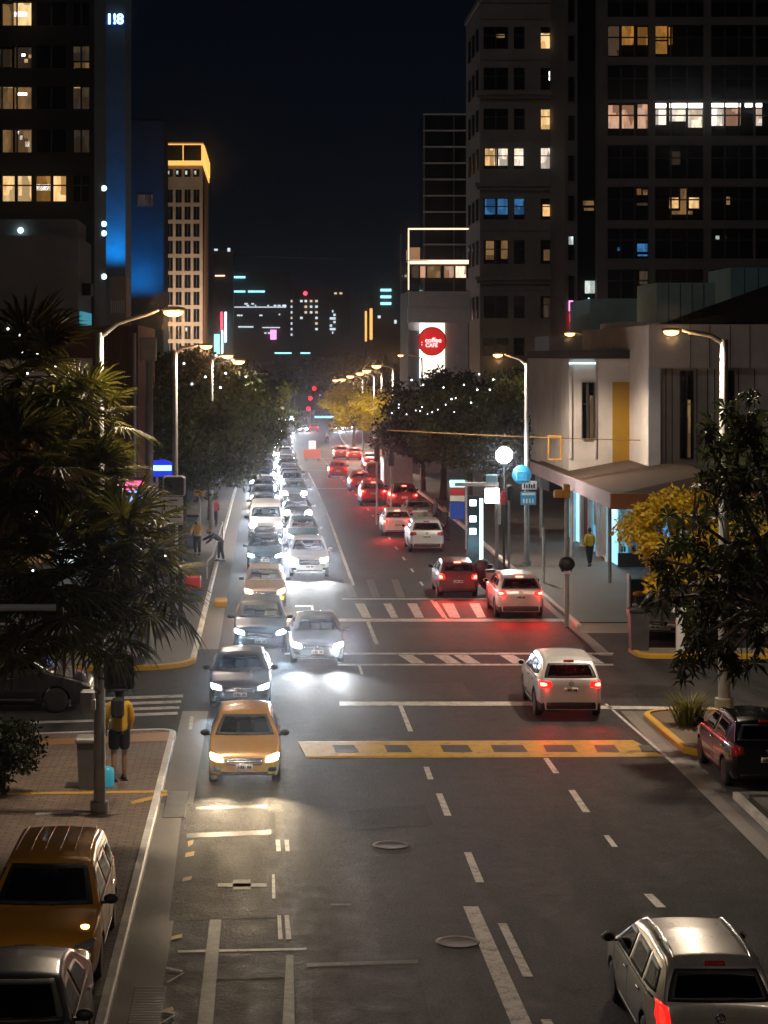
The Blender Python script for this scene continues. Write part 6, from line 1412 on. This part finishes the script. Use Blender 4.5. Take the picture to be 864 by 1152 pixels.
# ---------------------------------------------------------------- plants
fan_palm('nearest fan palm leaning over the left pavement with olive fronds',-7.4,38.2,[(X(70,38.5),38.3,U(0,640,38.5).z,1.0,24),(X(20,39),38.8,U(0,520,39).z,1.0,24),(X(140,39),39.2,U(0,610,39).z,.85,22),(X(25,38),37.8,U(0,705,38).z,.8,18)],1)
fan_palm('taller fan palm rising behind the nearest one',-7.6,41.0,[(X(25,41),41,U(0,425,41).z,1.1,26),(X(98,41),41.2,U(0,545,41).z,.95,24),(X(-10,41),40.6,U(0,600,41).z,1.0,22)],2)
fan_palm('fan palm with dark fronds reaching towards the notice board',-7.2,40.2,[(X(165,41),41.0,U(0,655,41).z,.85,24),(X(110,40.4),40.2,U(0,705,40.4).z,.75,20),(X(95,41.5),41.6,U(0,470,41.5).z,.85,20)],3)
shrub('leafy dark shrub at the left edge beside the pavement',X(4,45.5),45.5,.13,.75,1.75,'leaf_dark',41)
whorl_tree('dark long-leaved tree overhanging the black parked car on the right',12.75,52.5,[(X(a,50),U(0,c,50).z,n,s) for a,c,n,s in ((865,480,26,.38),(815,500,9,.25),(850,560,40,.5),(800,590,14,.3),(840,640,44,.5),(880,620,40,.5),(785,625,10,.22),(820,700,34,.42),(870,720,34,.45),(775,670,10,.22),(800,735,16,.26),(795,765,7,.15),(842,755,20,.3),(760,640,5,.15),(890,520,30,.5),(765,690,5,.15))],8)
t=tree('yellow','yellow_lit_tree','small tree with yellow lamplight in its leaf colour before the corner shop',X(780,67.7),67.7,.78,1.2,z=.1)
for ch in t.children:
    if ch.name.startswith('crown'): slot(ch,0,M['leaf_yel'])
tuft('spiky grass tuft on the yellow kerbed verge by the lamp',10.75,54.2,.12,260,1.0,5)
b=MB(); rr=random.Random(9)
for k in range(40): b.ball((X(768+rr.uniform(0,34),67.6),67.5+rr.uniform(-.4,.5),.18),rr.uniform(.06,.14),7)
q=b.build('pebbles',mat('pale_pebble',(.4,.33,.28),.7),None); q['kind']='stuff'
sd=0
def T(kind,nm,lab,px,d,sc,dx=0,grp=None):
    global sd
    sd+=1; tree(kind,nm,lab,X(px,d),d,sc,sd*1.7,grp)
GR='street trees along the right pavement'
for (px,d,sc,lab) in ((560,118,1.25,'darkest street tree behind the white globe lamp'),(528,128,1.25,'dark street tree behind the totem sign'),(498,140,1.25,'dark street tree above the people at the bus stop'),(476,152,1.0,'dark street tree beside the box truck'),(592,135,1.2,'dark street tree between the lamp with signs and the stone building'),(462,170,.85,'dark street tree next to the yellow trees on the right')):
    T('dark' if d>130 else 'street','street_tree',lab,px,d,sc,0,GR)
T('yellow','yellow_lit_tree','tree with yellow lamplight in its leaf colour under the far right lamps, nearer one',432,214,1.12); T('yellow','yellow_lit_tree','tree with yellow lamplight in its leaf colour under the far right lamps, farther one',398,250,1.3)
T('yellow','yellow_lit_tree','tree with yellow lamplight in its leaf colour left of the traffic',291,285,1.35)
GL_='street trees along the left pavement'
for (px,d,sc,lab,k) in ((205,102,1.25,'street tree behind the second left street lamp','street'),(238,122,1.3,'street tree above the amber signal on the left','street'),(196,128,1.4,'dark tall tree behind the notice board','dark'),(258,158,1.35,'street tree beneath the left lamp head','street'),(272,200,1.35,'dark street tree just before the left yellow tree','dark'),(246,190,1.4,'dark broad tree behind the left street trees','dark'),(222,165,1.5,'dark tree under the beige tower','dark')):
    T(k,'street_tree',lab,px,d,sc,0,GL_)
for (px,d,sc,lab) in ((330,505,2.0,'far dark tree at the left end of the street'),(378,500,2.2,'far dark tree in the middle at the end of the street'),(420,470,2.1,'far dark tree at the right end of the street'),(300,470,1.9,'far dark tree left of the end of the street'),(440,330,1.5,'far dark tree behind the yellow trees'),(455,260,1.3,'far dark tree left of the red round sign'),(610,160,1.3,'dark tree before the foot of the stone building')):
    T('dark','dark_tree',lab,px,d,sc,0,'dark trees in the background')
# small white lights strung through the trees
BULB=emit('fairy_light_glow',(.85,.93,1),5,False)
def lights(label, pts, d, r):
    t=thing('string_light',label,'string lights',(0,0,0),0,'string lights in the trees'); v=[U(x,y,d+((i*7)%5)*.3) for i,(x,y) in enumerate(pts)]
    b=MB(); b.tube(v,.008,4,0,False); b.build('wire',M['signal'],t)
    me=None
    for q in v:
        if me is None: bb=MB(); bb.ball((0,0,0),r,8); me=bb.mesh('bulb',BULB)
        link_mesh('bulb',me,t,q)
rr=random.Random(12)
lights('upper string of white lights in the dark trees under the red round sign',[(463,427.5),(476,433),(499,436),(508,449),(522,433),(537,438.5),(551,438.5),(555,427),(539,421),(530,453)],113,.045)
lights('lower string of white lights along the dark trees right of the yellow trees',[(441+k*6.2+rr.uniform(-5,5),462-k*.5+rr.uniform(-9,9)) for k in range(13)],113,.032)
lights('white lights scattered in the left street trees',[(166,411),(168,427),(171,384),(207,409),(216,432),(243,400),(231,424),(254,420),(262,405),(271,409),(248,436)],97,.05)
lights('white lights in the dark palms at the left edge',[(9,370),(22,377),(25,397),(31,420),(62,413),(42,398)],40.5,.022)
lights('cool white lights low in the palm fronds',[(37,642),(41,576),(155,630),(158,618),(150,645),(186,625),(188,617),(64,562)],39.8,.02)

# ---------------------------------------------------------------- night sky, city glow, camera
w=bpy.data.worlds.new('World'); SC.world=w; w.use_nodes=True; t=w.node_tree; bg=t.nodes['Background']; L=t.links
sk=t.nodes.new('ShaderNodeTexSky'); sk.sky_type='NISHITA'; sk.sun_disc=False; sk.sun_elevation=R(-6); sk.sun_rotation=R(200)
g=t.nodes.new('ShaderNodeTexCoord'); sp=t.nodes.new('ShaderNodeSeparateXYZ'); L.new(g.outputs['Generated'],sp.inputs[0])
cr=t.nodes.new('ShaderNodeValToRGB'); cr.color_ramp.elements[0].position=.0; cr.color_ramp.elements[0].color=(.0022,.0036,.0060,1); cr.color_ramp.elements[1].position=.30; cr.color_ramp.elements[1].color=(.0006,.0011,.0026,1)
L.new(sp.outputs[2],cr.inputs[0])
L.new(cr.outputs[0],bg.inputs['Color']); bg.inputs['Strength'].default_value=1.0
t.nodes.remove(sk)
s=bpy.data.lights.new('night_glow','SUN'); s.energy=.07; s.color=(1,.93,.86); s.angle=R(12); so=bpy.data.objects.new('night_glow',s); COL.objects.link(so); so.rotation_euler=(R(58),0,R(-22))
cam=bpy.data.cameras.new('camera'); co=bpy.data.objects.new('camera',cam); COL.objects.link(co); co.location=(0,0,CH); co.rotation_euler=(PI/2,0,0)
cam.sensor_fit='VERTICAL'; cam.sensor_height=36; cam.sensor_width=27; cam.lens=F/1152*36; cam.shift_x=(432-PX)/1152; cam.shift_y=-(576-HY)/1152; cam.clip_end=3000; cam.clip_start=.5
SC.camera=co
SC.view_settings.view_transform='Standard'; SC.view_settings.look='None'; SC.view_settings.exposure=0; SC.view_settings.gamma=1
SC.cycles.use_denoising=True; SC.cycles.max_bounces=5; SC.cycles.sample_clamp_indirect=4; SC.cycles.use_light_tree=True; SC.cycles.caustics_reflective=False; SC.cycles.caustics_refractive=False
# ---------------------------------------------------------------- scattering volume added to give the lamps a glare
m=bpy.data.materials.new('glare_haze'); m.use_nodes=True; t=m.node_tree; t.nodes.clear(); o=t.nodes.new('ShaderNodeOutputMaterial'); v=t.nodes.new('ShaderNodeVolumePrincipled'); v.inputs['Color'].default_value=(.85,.9,1,1); v.inputs['Density'].default_value=.0003; v.inputs['Anisotropy'].default_value=.985; t.links.new(v.outputs[0],o.inputs['Volume'])
b=MB(); b.box((-330,-45,-8),(330,905,70)); q=b.build('added_haze',m); q['kind']='stuff'
